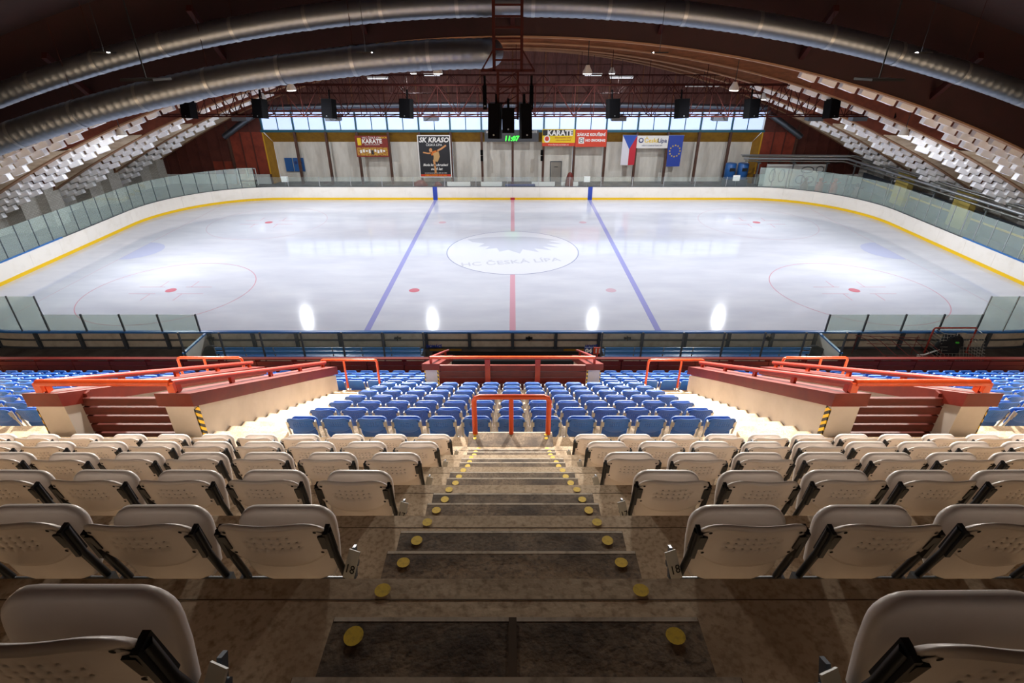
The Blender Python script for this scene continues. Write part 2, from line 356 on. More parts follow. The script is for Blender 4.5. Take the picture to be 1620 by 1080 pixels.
for s in (-1, 1):              # side stairs beside the stairwell walls
    for k in range(1, 8):
        MB().box(min(s * 3.55, s * 4.71), max(s * 3.55, s * 4.71), yy(bY(k - 1)), yy(bY(k - 1) + .415), zz(bz(k)), zz(bz(k) + .215)).build('stair_step', 'concrete', stand)
        MB().box(min(s * 7.08, s * 7.9), max(s * 7.08, s * 7.9), yy(bY(k - 1)), yy(bY(k - 1) + .415), zz(bz(k)), zz(bz(k) + .215)).build('stair_step', 'concrete', stand)
    for x, Y, Z in ((3.62, 6.25, B0[1]), (4.2, 6.1, B0[1]), (3.65, 6.02, B0[1]), (7.5, 6.28, B0[1]), (8.0, 6.05, B0[1]), (4.55, 12.0, bz(7))): dot(s * x, Y, Z, 1.3)

# ---- far wall
FY = 19.4
wf = struct('wall_far')
for i in range(16):            # recessed concrete panels between the columns
    x0 = -24 + 3 * i
    MB().box(max(x0, -23.7) + .02, min(x0 + 3, 23.7) - .02, FY + 1.2, FY + 1.35, GZ - .1, 4.25).build('concrete_panel', 'wall_panel', wf)
    MB().add([(max(x0, -24), FY + .15, 5.3), (min(x0 + 3, 24), FY + .15, 5.3), (min(x0 + 3, 23.7 if i == 15 else 99), FY + 1.2, 4.25), (max(x0, -23.7), FY + 1.2, 4.25)], [(0, 1, 2, 3)]).build('ochre_panel', 'ochre', wf)
for s in (-1, 1):
    MB().add([(s * 24, FY, GZ), (s * 24, FY, 5.3), (s * 23.7, FY + 1.2, 4.25), (s * 23.7, FY + 1.2, GZ)], [(0, 1, 2, 3)]).build('ochre_return', 'ochre', wf)
    MB().box(min(s * 24, s * 24.12), max(s * 24, s * 24.12), FY - .03, FY, 1.3, 5.35).build('edge_trim', 'ochre_bright', wf)
    for x0 in [24.1 + 1.1 * j for j in range(12)]:      # lower pale sheets and rust red cladding panels
        x1 = min(x0 + 1.08, 36.9)
        a, b = sorted((s * x0, s * x1))
        MB().box(a, b, FY, FY + .1, GZ, 1.38).build('sheet_panel', 'sheet_white', wf)
        zt = lambda x: max(12.6 - .0079 * x * x + .3, 1.5)
        lo_rust = 5.3 if x0 < 27 else (2.6 if x0 < 29.3 else 1.4)
        for (za, zb, mm) in ((1.38, min(lo_rust, zt(x1)), 'panel_rust'), (min(lo_rust, zt(x1)), None, 'panel_dark')):
            if zb is None:
                MB().prism([(s * x0, za), (s * x1, za), (s * x1, max(zt(x1), za + .05)), (s * x0, max(zt(x0), za + .05))], 'y', FY + .02, FY + .1).build('cladding_panel', mm, wf)
            elif zb > za: MB().box(a, b, FY, FY + .1, za, zb).build('cladding_panel', mm, wf)
        MB().box(s * x1 - .05, s * x1 + .05, FY - .09, FY + .02, 1.38, zt(x1)).build('batten', 'panel_dark', wf)
    MB().box(s * 27.4 - .09, s * 27.4 + .09, FY - .25, FY, GZ, 5.9).build('column', 'column', wf)
    MB().box(s * 24.05 - .08, s * 24.05 + .08, FY - .12, FY, GZ, 1.4).build('column', 'column', wf)
for i in range(15):
    x = -21 + 3 * i
    MB().box(x - .11, x + .11, FY - .12, FY + .14, GZ, 5.32).build('column', 'column', wf)
MB().box(-24.2, 24.2, FY - .06, FY + .2, 5.28, 5.5).build('sill_beam', 'teal', wf)
MB().box(-24.3, 24.3, FY - .02, FY + .3, 7.1, 7.5).build('header_beam', 'panel_dark', wf)
for i in range(48):            # red-brown boards over the clerestory
    x0 = -24 + i
    mb = MB().box(x0 + .01, x0 + .99, FY + .05, FY + .15, 7.5, max(12.9 - .0079 * (abs(x0 + .5)) ** 2, 7.7)); mb.build('wall_board', 'board_redbrown', wf)
    MB().box(x0 - .05, x0 + .05, FY - .05, FY + .06, 7.5, max(12.8 - .0079 * x0 * x0, 7.6)).build('batten', 'batten' if i % 3 else 'beam_wood', wf)
for z in (8.3, 9.2, 10.1, 11.0):
    xm = min(24, math.sqrt((12.6 - z) / .0079)); MB().box(-xm, xm, FY - .03, FY + .08, z - .04, z + .04).build('cross_batten', 'batten', wf)
for i in range(16):            # clerestory windows
    x0 = -24 + 3 * i; wn = struct('window_%d' % (i + 1))
    MB().box(x0 + .08, x0 + 1.46, FY + .1, FY + .14, 5.5, 7.12).build('pane', 'window_lit', wn)
    MB().box(x0 + 1.54, x0 + 2.92, FY + .1, FY + .14, 5.5, 7.12).build('pane', 'window_lit', wn)
    MB().box(x0 - .07, x0 + .07, FY - .05, FY + .2, 5.5, 7.12).box(x0 + 1.47, x0 + 1.53, FY + .03, FY + .2, 5.5, 7.12).box(x0, x0 + 3, FY + .0, FY + .2, 7.06, 7.14).build('window_frame', 'teal', wn)
door = struct('door_1'); MB().box(3.85, 4.9, FY + 1.12, FY + 1.2, GZ, 2.35).build('door_leaf', 'door_grey', door); MB().box(3.8, 3.86, FY + 1.1, FY + 1.22, GZ, 2.4).box(4.89, 4.95, FY + 1.1, FY + 1.22, GZ, 2.4).box(3.8, 4.95, FY + 1.1, FY + 1.22, 2.34, 2.42).build('door_frame', 'steel_dark', door)
MB().box(4.2, 4.55, FY + 1.08, FY + 1.12, 1.85, 1.9).build('door_plate', 'ink', door)
# ---- side walls, folded brick
BY = [-8.33, -1.43, 5.47, 12.37, 19.27]
for s, nm in ((-1, 'wall_left'), (1, 'wall_right')):
    ws = struct(nm)
    MB().box(min(s * 36.6, s * 37), max(s * 36.6, s * 37), -45, FY + .5, GZ - .2, 4.4).build('brick_face', 'brick_white', ws)
    MB().box(min(s * 36.6, s * 37), max(s * 36.6, s * 37), -45, FY + .5, 4.4, 17).build('upper_wall', 'roof_dark', ws)
    for y in BY + [-15.2, -22]:
        for (ya, yb, xx, mm) in ((y - 2.6, y - 1.1, 35.2, 'brick_white'), (y - 1.1, y + .3, 34.4, 'brick_white'), (y + .3, y + 1.4, 35.4, 'brick_grey')):
            MB().box(min(s * xx, s * 36.6), max(s * xx, s * 36.6), ya, yb, GZ - .1, 3.4 if xx < 35 else 4.2).build('brick_pier', mm, ws)
wb = struct('wall_back'); MB().box(-37, 37, -42.3, -42, GZ, 17).build('brick_face', 'brick_grey', wb)
# ---- roof: deck, arched beams, white baffle blocks
def zb(x, i): return [12.62, 12.47, 12.30, 12.24, 12.2][i] - .0079 * x * x
XS = [-38 + 2 * i for i in range(39)]
ceil = struct('ceiling')
def sheet(name, m, y0, y1, fz, th=.12):
    mb = MB(); v = []
    for x in XS: z = fz(x); v += [(x, y0, z), (x, y1, z), (x, y1, z + th), (x, y0, z + th)]
    n = len(XS); f = [(4 * i + k, 4 * i + (k + 1) % 4, 4 * i + 4 + (k + 1) % 4, 4 * i + 4 + k) for i in range(n - 1) for k in range(4)] + [(0, 1, 2, 3), (4 * n - 4, 4 * n - 1, 4 * n - 2, 4 * n - 3)]
    return mb.add(v, f).build(name, m, ceil)
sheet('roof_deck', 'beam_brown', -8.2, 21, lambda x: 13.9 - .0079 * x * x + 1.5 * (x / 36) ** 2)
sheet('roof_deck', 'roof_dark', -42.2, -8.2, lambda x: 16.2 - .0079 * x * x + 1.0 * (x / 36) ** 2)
blk = MB().box(-.36, .36, -.15, .15, -.15, .15).mesh('baffle_block', 'block_white')
for i, by in enumerate(BY):
    rb = thing('roof_beam', ['dark red arched roof beam nearest to the camera behind the silver ducts', 'second arched roof beam, brown wood, just beyond the dark red one', 'third arched roof beam, brown wood, over the middle of the ice',
                             'fourth arched roof beam, brown wood, beyond the speaker truss', 'last arched roof beam against the far wall'][i], 'roof beam', (0, by, 0), kind='structure')
    dep = (lambda x: 3.9 + (x / 36) ** 2) if i == 0 else (lambda x: 1.4 + 1.5 * (x / 36) ** 2)
    def arch(fb, ft, y0, y1, xs):
        v = []
        for x in xs: v += [(x, y0, fb(x)), (x, y1, fb(x)), (x, y1, ft(x)), (x, y0, ft(x))]
        n = len(xs); return MB().add(v, [(4 * j + k, 4 * j + (k + 1) % 4, 4 * j + 4 + (k + 1) % 4, 4 * j + 4 + k) for j in range(n - 1) for k in range(4)] + [(0, 1, 2, 3), (4 * n - 4, 4 * n - 1, 4 * n - 2, 4 * n - 3)])
    xs = [-37 + i2 for i2 in range(75)]
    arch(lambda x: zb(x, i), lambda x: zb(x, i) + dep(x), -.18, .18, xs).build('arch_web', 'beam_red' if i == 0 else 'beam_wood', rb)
    arch(lambda x: zb(x, i) - .05, lambda x: zb(x, i) + .03, -.24, .24, xs).build('bottom_edge', 'beam_edge', rb)
    if i:
        for s in (-1, 1):
            arch(lambda x: zb(x, i) + .04, lambda x: min(zb(x, i) + dep(x) - .05, 6.9 - .08 * (abs(x) - 26) ), -.26, -.17, [s * (26.5 + .85 * j) for j in range(10)]).build('abutment_face', 'abutment', rb)
            arch(lambda x: zb(x, i) + .04, lambda x: zb(x, i) + dep(x), -.25, -.17, [s * (17 + 1.0 * j) for j in range(11)]).build('brown_face', 'beam_brown', rb)
    if i < 4:
        for s in (-1, 1):
            x = (13.6, 16.4, 17, 20)[i]; c = 0; q_ = (5.6, 2.2, 1, 0)[i]
            while x < 34.2:
                xe = x + q_; rows = 1 if xe < 24.5 else (2 if xe < 27 + i * .5 else 3 if xe < 29.5 + i else 4)
                for j in range(rows):
                    xx = x + (.5 if j % 2 else 0)
                    zt = zb(xx, i) - .13 - .27 * j
                    put('baffle_block', blk, rb, (s * xx, .45 + .2 * j, zt), (0, s * R(18), 0))
                x += 1.0; c += 1
    if i == 0:
        for x in [-32 + 6.4 * k for k in range(11)]:
            MB().bar((x, -.2, zb(x, 0) + .5), (x * .985, -2.6, zb(x, 0) + 2.2), .2, .26).build('knee_brace', 'truss_red', rb)

# ================================================================== RINK BOARDS AND GLASS
bd = thing('rink_boards', 'white rink boards round the ice with a yellow kick strip', 'boards')
NP = 66
for i in range(NP):
    t0, t1 = PER * i / NP, PER * (i + 1) / NP
    mb = MB(); ribbon(mb, t0 + .004, t1 - .004, 0, .06, 0, 1.18, 5); mb.build('board_panel', 'board_white', bd)
mb = MB(); ribbon(mb, 0, PER - .001, -.015, .0, .0, .2, 200); mb.build('kick_strip', 'kick_yellow', bd)
tA = HX - RC
mb = MB(); ribbon(mb, 40, PER - 40, -.02, .1, 1.18, 1.22, 120); mb.build('cap_rail', 'cap_dark', bd, label='dark cap rail')
mb = MB(); ribbon(mb, -39.9, 39.9, -.03, .14, 1.18, 1.25, 100); mb.build('cap_rail', 'cap_blue', bd, label='blue cap rail')
for s in (-1, 1): MB().box(s * 7.14 - .2, s * 7.14 + .2, HY - .03, HY + .02, 0, 1.19).build('blue_mark', 'mark_blue', bd)
MB().box(-.2, .2, HY - .035, HY, 0, .21).build('red_mark', 'mark_red', bd)
for i in range(-22, 23):          # back of the near boards: cream sheets and steel frame
    if i < 22:
        mb = MB(); ribbon(mb, 1.9 * i + .07, 1.9 * i + 1.83, .062, .075, GZ + .02, 1.16, 4); mb.build('back_sheet', 'board_back', bd)
    x, y, nx, ny = rpath(1.9 * i); MB().bar((x + nx * .14, y + ny * .14, GZ), (x + nx * .14, y + ny * .14, 1.2), .13, .12, (nx, ny, 0)).build('frame_post', 'steel_dark', bd)
mb = MB(); ribbon(mb, -41, 41, .08, .14, .82, .87, 110); ribbon(mb, -41, 41, .08, .14, GZ, GZ + .07, 110); mb.build('frame_rail', 'steel_dark', bd)

def glazing(label, segs, zt, postmat, loc_z=1.22, pr=.022, gm='glass'):
    g = thing('glass_screen', label, 'glass screen')
    for k in range(len(segs) - 1):
        t0, t1 = segs[k], segs[k + 1]
        mb = MB(); ribbon(mb, t0 + .03, t1 - .03, .045, .057, loc_z, zt, 2); mb.build('glass_pane', gm, g)
    for t in segs:
        x, y, nx, ny = rpath(t, .05); MB().box(x - pr, x + pr, y - pr, y + pr, loc_z - .02, zt + .02).build('glass_post', postmat, g)
    return g
def rng(a, b, st):
    n = max(1, round((b - a) / st)); return [a + (b - a) * i / n for i in range(n + 1)]
T_c0, T_c1 = HX - RC, HX - RC + math.pi / 2 * RC
T_e1 = T_c1 + 2 * (HY - RC); T_c2 = T_e1 + math.pi / 2 * RC; T_f1 = T_c2 + 2 * (HX - RC); T_c3 = T_f1 + math.pi / 2 * RC; T_e2 = T_c3 + 2 * (HY - RC); T_c4 = T_e2 + math.pi / 2 * RC
glazing('tall glass with pale posts round the right-hand end of the rink', rng(T_c0 - 1.1, T_c2 - 1, 1.18), 2.9, 'steel_light')
glazing('tall greenish glass with dark posts round the left-hand end of the rink', rng(T_f1 + 2, T_c4 + 1.1, 1.18), 2.9, 'steel_dark')
glazing('low glass with thin posts along the far boards', rng(T_c2 - 1, T_f1 + 2, 2.9), 2.05, 'steel_light', gm='glass_clear')
glazing('low glass on the near boards right of the bench', rng(13.7, T_c0 - 1.1, 1.55), 2.05, 'steel_dark', pr=.03)
glazing('low glass on the near boards left of the bench', rng(T_c4 + 1.1, PER - 13.7, 1.55), 2.05, 'steel_dark', pr=.03)

# ---- players' benches and their rear screens
for s, side in ((-1, 'left'), (1, 'right')):
    a, b = sorted((s * 3.8, s * 12.25))
    b_ = thing('player_bench', 'long blue slatted players bench, %s of the black matting' % side, 'bench', (s * 8.5, -15.8, GZ))
    for y in (-.26, -.09, .08, .25):
        MB().box(a - s * 8.5, b - s * 8.5, y - .075, y + .065, .43, .47).build('slat', 'bench_blue', b_)
    for z in (.62, .8): MB().box(a - s * 8.5, b - s * 8.5, -.4, -.37, z, z + .12).build('back_slat', 'bench_blue', b_)
    for k in range(8):
        x = a + (b - a) * k / 7 - s * 8.5
        MB().bar((x, -.25, 0), (x, -.25, .43), .05).bar((x, .2, 0), (x, .2, .43), .05).bar((x, -.34, .4), (x, -.39, .92), .04).build('leg_frame', 'steel_grey', b_)
    sn = thing('bench_screen', 'clear screen on dark posts behind the %s players bench' % side, 'screen', (0, -16.4, 0))
    xs = rng(min(s * 3.6, s * 13.4), max(s * 3.6, s * 13.4), 1.75)
    for k in range(len(xs) - 1): MB().box(xs[k] + .04, xs[k + 1] - .04, -.006, .006, 1.05, 2.1).build('glass_pane', 'glass_clear', sn)
    for x in xs: MB().bar((x, 0, GZ), (x, 0, 2.14), .06).build('post', 'steel_dark', sn)
    MB().box(xs[0], xs[-1], -.04, .04, .95, 1.03).build('bottom_rail', 'cap_blue', sn)
    MB().box(xs[0], xs[-1], -.02, .02, GZ, .95).build('back_panel', 'board_back', sn)
    dv = thing('bench_divider', 'white end panel with blue edge closing the %s players bench' % side, 'panel', (s * 13.42, -15.55, 0))
    MB().box(-.03, .03, -.88, .85, GZ, 1.17).build('panel', 'board_white', dv); MB().box(-.05, .05, -.9, .85, 1.17, 1.23).build('cap', 'cap_blue', dv)
    tx = text('bench_lettering', 'DOMÁCÍ' if s < 0 else 'HOSTÉ', .17, (s * 3.45, -14.86, .66), 'mark_blue', bd, ext=.004, bold=.01)
o = MB().box(-3.5, 3.5, -17.2, -14.95, GZ, GZ + .03).build('black_mat', 'mat_black'); tag(o, 'black rubber matting between the two players benches', 'mat')
o = MB().box(-3.4, 3.4, -.18, .18, 0, .54).build('low_counter', 'mat_black', loc=(0, -16.5, GZ + .03)); tag(o, 'black low counter between the players benches', 'counter')
for x, bodytxt, mm in ((3.12, '04', 'print_navy'), (3.5, '11', 'print_red')):
    o = MB().box(-.17, .17, -.03, .03, 0, .3).box(-.02, .02, -.02, .02, GZ + .03 - 1.05, 0).build('number_sign', mm, loc=(x, -16.2, 1.05)); tag(o, 'small %s sign reading %s beside the black matting' % ('dark blue' if bodytxt == '04' else 'red', bodytxt), 'sign')
    text('digits', bodytxt, .27, (0, -.035, .15), 'print_white', o, ext=.004, bold=.012)
for s in (-1, 1):
    o = MB().box(-.7, .7, -.04, .04, 0, .06).build('gate_sill', 'ochre', loc=(s * 2.95, -14.8, GZ)); tag(o, 'yellow threshold strip at the %s gate of the near boards' % ('left' if s < 0 else 'right'), 'threshold')
for j, x in enumerate((-13.2, -5.0, .75, 5.05, 11.2)):
    o = thing('gate_latch', 'dark gate latch on the near boards, %s from the left' % ORD[j], 'latch', (x, -14.72, 1.0), 'gate latches on the near boards')
    MB().box(-.18, .12, -.05, .03, -.03, .03).build('bolt', 'arm_dark', o); MB().box(-.06, .0, -.09, .03, -.1, .08).build('handle', 'arm_dark', o)

# ---- slatted red parapet along the foot of the stand
pp = thing('slatted_parapet', 'long dark red slatted parapet at the foot of the grandstand', 'parapet', (0, yy(15.45), 0))
z0 = zz(bz(11))
for a, b in ((-22, -2.4), (2.4, 22)):
    xs = rng(a, b, 1.19)
    for x in xs: MB().box(x - .07, x + .07, -.05, .06, z0, z0 + .78).build('post', 'parapet_red', pp)
    for k in range(len(xs) - 1):
        for q in range(4): MB().box(xs[k] + .01, xs[k + 1] - .01, -.1, -.05, z0 + .1 + .168 * q, z0 + .25 + .168 * q).build('plank', 'parapet_red', pp)
    MB().box(a, b, -.07, .07, z0 + .79, z0 + .84).build('top_rail', 'parapet_red', pp)

# ================================================================== STAIRWELLS
SL = -.533
def stairwell(s, label):
    st = thing('stairwell', label, 'stairwell', (s * 5.9, yy(6.53), 0))
    ox, oy = s * 5.9, yy(6.53)
    L = 5.65
    def wall(xa, xb):
        a, b = sorted((s * xa - ox, s * xb - ox)); zt = zz(-4.34) - .3
        zc_ = zt + .07
        MB().prism([(0, zz(-8.9)), (L, zz(-8.9)), (L, zc_ + SL * L), (0, zc_)], 'x', a, b).build('wall', 'wall_plaster', st)
        MB().prism([(-.06, zc_), (L + .06, zc_ + SL * L), (L + .06, zt + SL * L + .3), (-.06, zt + .3)], 'x', a - .05, b + .05).build('cap', 'cap_red', st)
        xr = (a + b) / 2; zr = zt + .3 + .16
        rl = MB().tube([(xr, -.02, zr), (xr, L - .05, zr + SL * (L - .05))], .047, 10).build('handrail', 'rail_red', st)
        for k in range(5):
            y = .1 + (L - .3) * k / 4; z = zt + .3 + SL * y
            MB().bar((xr, y, z - .02), (xr, y, z + .15), .05, .1).build('bracket', 'rail_orange', rl)
        return xr, zr
    r1 = wall(VX0, VX0 + .42); r2 = wall(VX1 - .42, VX1)
    rl = MB().tube([(r1[0], -.02, r1[1]), (r2[0], -.02, r2[1])], .052, 12).build('handrail', 'rail_orange', st)
    for xr in (r1[0], r2[0]): MB().bar((xr, -.02, r1[1] - .16), (xr, -.02, r1[1]), .1, .06).build('bracket', 'rail_orange', rl)
    a, b = sorted((s * (VX0 + .42) - ox, s * (VX1 - .42) - ox))
    for q in range(6): MB().box(a, b, .28, .33, zz(-4.66) - .165 * q - .135, zz(-4.66) - .165 * q).build('plank', 'plank_red', st)
    for x in (a + .05, b - .05): MB().box(x - .05, x + .05, .33, .42, zz(-5.7), zz(-4.6)).build('post', 'cap_red', st)
    x = s * VX0 - ox; MB().box(x - .012, x + .012, .0, .1, zz(-5.7), zz(-4.66)).build('hazard_strip', 'hazard', st)
    x = s * VX1 - ox; MB().box(x - .012, x + .012, .0, .1, zz(-5.7), zz(-4.66)).build('hazard_strip', 'hazard', st)
    MB().box(min(a, b), max(a, b), .1, .16, zz(-8.7), zz(-5.6)).build('end_wall', 'wall_plaster', st)
    return st
stairwell(-1, 'left stairwell with cream walls, red caps and orange handrails')
stairwell(1, 'right stairwell with cream walls, red caps and orange handrails')
cs = thing('stairwell', 'central stairwell with red plank front behind the middle blue seats', 'stairwell', (0, yy(12.5), 0))
for s in (-1, 1):
    a, b = sorted((s * 2.05, s * 2.4)); zt = zz(-7.39) - .2; L = 3.0
    MB().prism([(0, zz(-10.5)), (L, zz(-10.5)), (L, zt - .5 * L), (0, zt)], 'x', a, b).build('wall', 'wall_plaster', cs)
    MB().prism([(-.05, zt), (L + .05, zt - .5 * L), (L + .05, zt - .5 * L + .2), (-.05, zt + .2)], 'x', a - .06, b + .06).build('cap', 'cap_red', cs)
    rl = MB().tube([(s * 2.22, -.02, zt + .38), (s * 2.22, 3.6, zt + .38 - .5 * 3.6)], .04, 8).build('handrail', 'rail_red', cs)
    for y in (.05, 1.5, 2.9): MB().bar((s * 2.22, y, zt + .18 - .5 * y), (s * 2.22, y, zt + .38 - .5 * y), .06, .09).build('bracket', 'rail_red', rl)
    for x in (a, b): MB().box(x - .012, x + .012, -.004, .07, zz(-8.5), zt).build('hazard_strip', 'hazard', cs)
zt = zz(-7.39)
MB().tube([(-2.22, -.02, zt + .18), (2.22, -.02, zt + .18)], .045, 10).build('handrail', 'rail_orange', cs)
for x in (-.68, .68): MB().box(x - .07, x + .07, -.08, 0, zz(-8.9), zt + .15).build('post', 'rail_red', cs)
for k in range(3):
    xa = -2.03 + 1.353 * k
    for q in range(6): MB().box(xa + .01, xa + 1.343, 0, .05, zt - .26 - .2 * q, zt - .08 - .2 * q).build('plank', 'plank_red' if q % 2 else 'cap_red', cs)
MB().box(-2.03, 2.03, .1, .16, zz(-10.4), zz(-9)).build('end_wall', 'wall_plaster', cs)

# ---- tubular handrails
def hoop(label, x0, x1, Y, Z, h, posts, r=.036, m='rail_orange', dx=0):
    o = thing('handrail', label, 'handrail', ((x0 + x1) / 2, yy(Y), zz(Z))); c = (x0 + x1) / 2; c0 = x0 - c; c1 = x1 - c; q = .07
    p = [(c0, 0, 0), (c0, 0, h - q), (c0 + q * .3, 0, h - q * .3), (c0 + q, 0, h), (c1 - q, 0, h), (c1 - q * .3, 0, h - q * .3), (c1, 0, h - q), (c1, 0, 0)]
    MB().tube(p, r, 10).build('hoop', m, o)
    for x in posts: MB().tube([(x - c, 0, 0), (x - c, 0, h)], r * .9, 8).build('post', m, o)
    return o
hoop('orange tubular handrail with three posts at the foot of the central stairs', -.53, .5, 6.06, -4.74, .62, [-.02])
hoop('orange handrail beyond the left stairwell, by the side stairs', -5.1, -3.62, 12.3, bz(7), .88, [-4.5], .033)
hoop('orange handrail beyond the right stairwell, by the side stairs', 3.62, 5.1, 12.3, bz(7), .88, [4.5], .033)
hoop('small orange handrail behind the left stairwell rails', -8.9, -7.2, 12.3, bz(7), .95, [-8.2], .033)
hoop('small orange handrail behind the right stairwell rails', 7.2, 8.9, 12.3, bz(7), .95, [8.2], .033)

# ================================================================== SEATS
def seat_meshes(mcol, marm, mplate):
    # backrest: thin perforated shell, rounded corners, rolled top lip
    nx = [-.21, -.205, -.19, -.17, -.145, -.12, -.102, -.091, -.072, -.061, -.0385, -.0275, -.0055, .0055, .0275, .0385, .061, .072, .091, .102, .12, .145, .17, .19, .205, .21]
    nz = [0, .06, .2, .34, .44, .482, .56, .602, .68, .722, .8, .88, .93, .97, 1.0]
    hc = {7, 9, 11, 13, 15, 17}      # columns starting here are hole columns (index of right edge)
    holecols = [(6, 7), (8, 9), (10, 11), (12, 13), (14, 15), (16, 17), (18, 19)]
    holerows = [(4, 5), (6, 7), (8, 9)]
    bm = bmesh.new(); g = []
    for j, q in enumerate(nz):
        row = []
        for x in nx:
            au = abs(x) / .21
            top = .745 - .09 * (1 - math.sqrt(max(0, 1 - (max(0, au - .54) / .46) ** 2)))
            bot = .45 + .1 * au ** 3
            z = bot + (top - bot) * q
            y = .203 - .06 * ((z - .44) / .3) + .72 * x * x + (-.02 * max(0, (q - .85) / .15) ** 2)
            row.append(bm.verts.new((x, y, z)))
        g.append(row)
    hs = {(a, r) for a, _ in holecols for r, _ in holerows if not ((r == 8) and a in (6, 18))}
    for j in range(len(nz) - 1):
        for i in range(len(nx) - 1):
            if (i, j) in hs: continue
            f = bm.faces.new((g[j][i], g[j][i + 1], g[j + 1][i + 1], g[j + 1][i])); f.smooth = True
    bmesh.ops.recalc_face_normals(bm, faces=bm.faces)
    bmesh.ops.solidify(bm, geom=bm.faces[:], thickness=.022)
    for f in bm.faces: f.smooth = True
    for (i, j) in hs:  # dark faces set into the perforations imitate the shade inside them
        cs_ = [g[j][i].co, g[j][i + 1].co, g[j + 1][i + 1].co, g[j + 1][i].co]; m_ = sum(cs_, Vector()) / 4
        f = bm.faces.new([bm.verts.new(m_ + (c - m_) * 1.12 + Vector((0, -.0185, 0))) for c in cs_]); f.material_index = 1
    for sx in (-.178, .178):  # dark discs on the shell stand in for shaded screw holes
        for z_ in (.675, .53):
            y_ = .203 - .06 * ((z_ - .44) / .3) + .72 * sx * sx - .0255
            vs_ = [bm.verts.new((sx + .0075 * math.cos(k * math.pi / 4), y_ + (-.06 / .3) * .0075 * math.sin(k * math.pi / 4), z_ + .0075 * math.sin(k * math.pi / 4))) for k in range(8)]
            f = bm.faces.new(vs_); f.material_index = 1
    back = bpy.data.meshes.new('backrest'); bm.to_mesh(back); bm.free(); back.materials.append(M[mcol]); back.materials.append(M['hole_shade'])
    # folded seat: rounded slab
    pts = []
    for cx, cz, a0 in ((.118, .567, 0), (-.118, .567, 90)):
        for k in range(7): a = R(a0 + 15 * k); pts.append((cx + .088 * math.cos(a), cz + .088 * math.sin(a)))
    pts += [(-.208, .49), (-.2, .36), (-.17, .3), (-.1, .27), (.1, .27), (.17, .3), (.2, .36), (.208, .49)]
    bm = bmesh.new(); n = len(pts)
    def yo(z): return .245 + .045 * (z - .27) / .4
    lo = [bm.verts.new((x, yo(z), z)) for x, z in pts]; hi = [bm.verts.new((x, yo(z) + .046, z)) for x, z in pts]
    e = []
    f0 = bm.faces.new(lo); f1 = bm.faces.new(hi[::-1]); e = list(f0.edges) + list(f1.edges)
    for k in range(n): bm.faces.new((lo[k], hi[k], hi[(k + 1) % n], lo[(k + 1) % n]))
    bmesh.ops.recalc_face_normals(bm, faces=bm.faces)
    bmesh.ops.bevel(bm, geom=e, offset=.02, segments=3, affect='EDGES', profile=.6)
    for f in bm.faces: f.smooth = True
    seat = bpy.data.meshes.new('seat'); bm.to_mesh(seat); bm.free(); seat.materials.append(M[mcol])
    arms = []
    for s in (-1, 1):
        x = s * .218
        mb = MB().bar((x - s * .004, .18, .665), (x - s * .004, .205, .5), .018, .05, (0, 1, 0))
        mb.bar((x - s * .02, .172, .65), (x - s * .02, .192, .56), .03, .035, (0, 1, 0))
        mb.tube([(x, .185, .655), (x, .205, .5), (x, .24, .36), (x, .26, .28), (x, .25, .2)], .016, 6)
        arms.append(mb.mesh('side_arm', marm))
    mb = MB()
    for s in (-1, 1):
        x = s * .232; mb.box(x - .012, x + .012, .0, .27, .2, .3); mb.bar((x, .26, .22), (x, .2, .0), .02, .05, (0, 1, 0))
    mb.tube([(-.23, .255, .27), (.23, .255, .27)], .013, 6)
    frame = mb.mesh('mount', mplate)
    return back, seat, arms[0], arms[1], frame
wm = seat_meshes('seat_white', 'arm_dark', 'steel_grey'); bmx = seat_meshes('seat_blue', 'arm_silver', 'steel_grey')
def low_seat():
    mb = MB(); mb.cur = 0
    def rr(y0, y1, z0, z1, wd, ys=0):
        h = z1 - z0; p = [(-wd, z0 + .02), (-wd * .8, z0), (wd * .8, z0), (wd, z0 + .02), (wd, z1 - .07), (wd * .93, z1 - .02), (wd * .78, z1), (-wd * .78, z1), (-wd * .93, z1 - .02), (-wd, z1 - .07)]
        n = len(p); v = [(x, y0 + ys * (z - z0) / h, z) for x, z in p] + [(x, y1 + ys * (z - z0) / h, z) for x, z in p]
        mb.add(v, [tuple(range(n)), tuple(range(n, 2 * n))[::-1]] + [(i, i + n, (i + 1) % n + n, (i + 1) % n) for i in range(n)])
    rr(.155, .18, .45, .74, .21, -.05); rr(.27, .315, .28, .67, .21, .05)
    mb.cur = 1
    for s in (-1, 1): mb.bar((s * .222, .15, .66), (s * .222, .26, .2), .02, .045, (0, 1, 0))
    return mb.mesh('tip_up_seat', 'seat_blue', 'arm_silver')
low_me = low_seat()
def make_seat(name, ms):
    o = bpy.data.objects.new(name, None); o.empty_display_size = .1; COL.objects.link(o)
    put('backrest', ms[0], o); put('seat', ms[1], o); put('side_arm', ms[2], o); put('side_arm', ms[3], o); put('mount', ms[4], o)
    return o
pw = make_seat('tip_up_seat', wm); pb = make_seat('tip_up_seat', bmx); fw = [True]; fb = [True]
def place(proto, flag, x, Y, Z, label, group):
    o = proto if flag[0] else copy_tree(proto); flag[0] = False
    o.location = (x, yy(Y), zz(Z)); o.rotation_euler = (random.uniform(-.01, .01), 0, random.uniform(-.012, .012))
    tag(o, label, 'seat', group); return o
ends = []
ROWW = ['top', 'second', 'third', 'fourth', 'fifth', 'sixth']
PITCH = .53
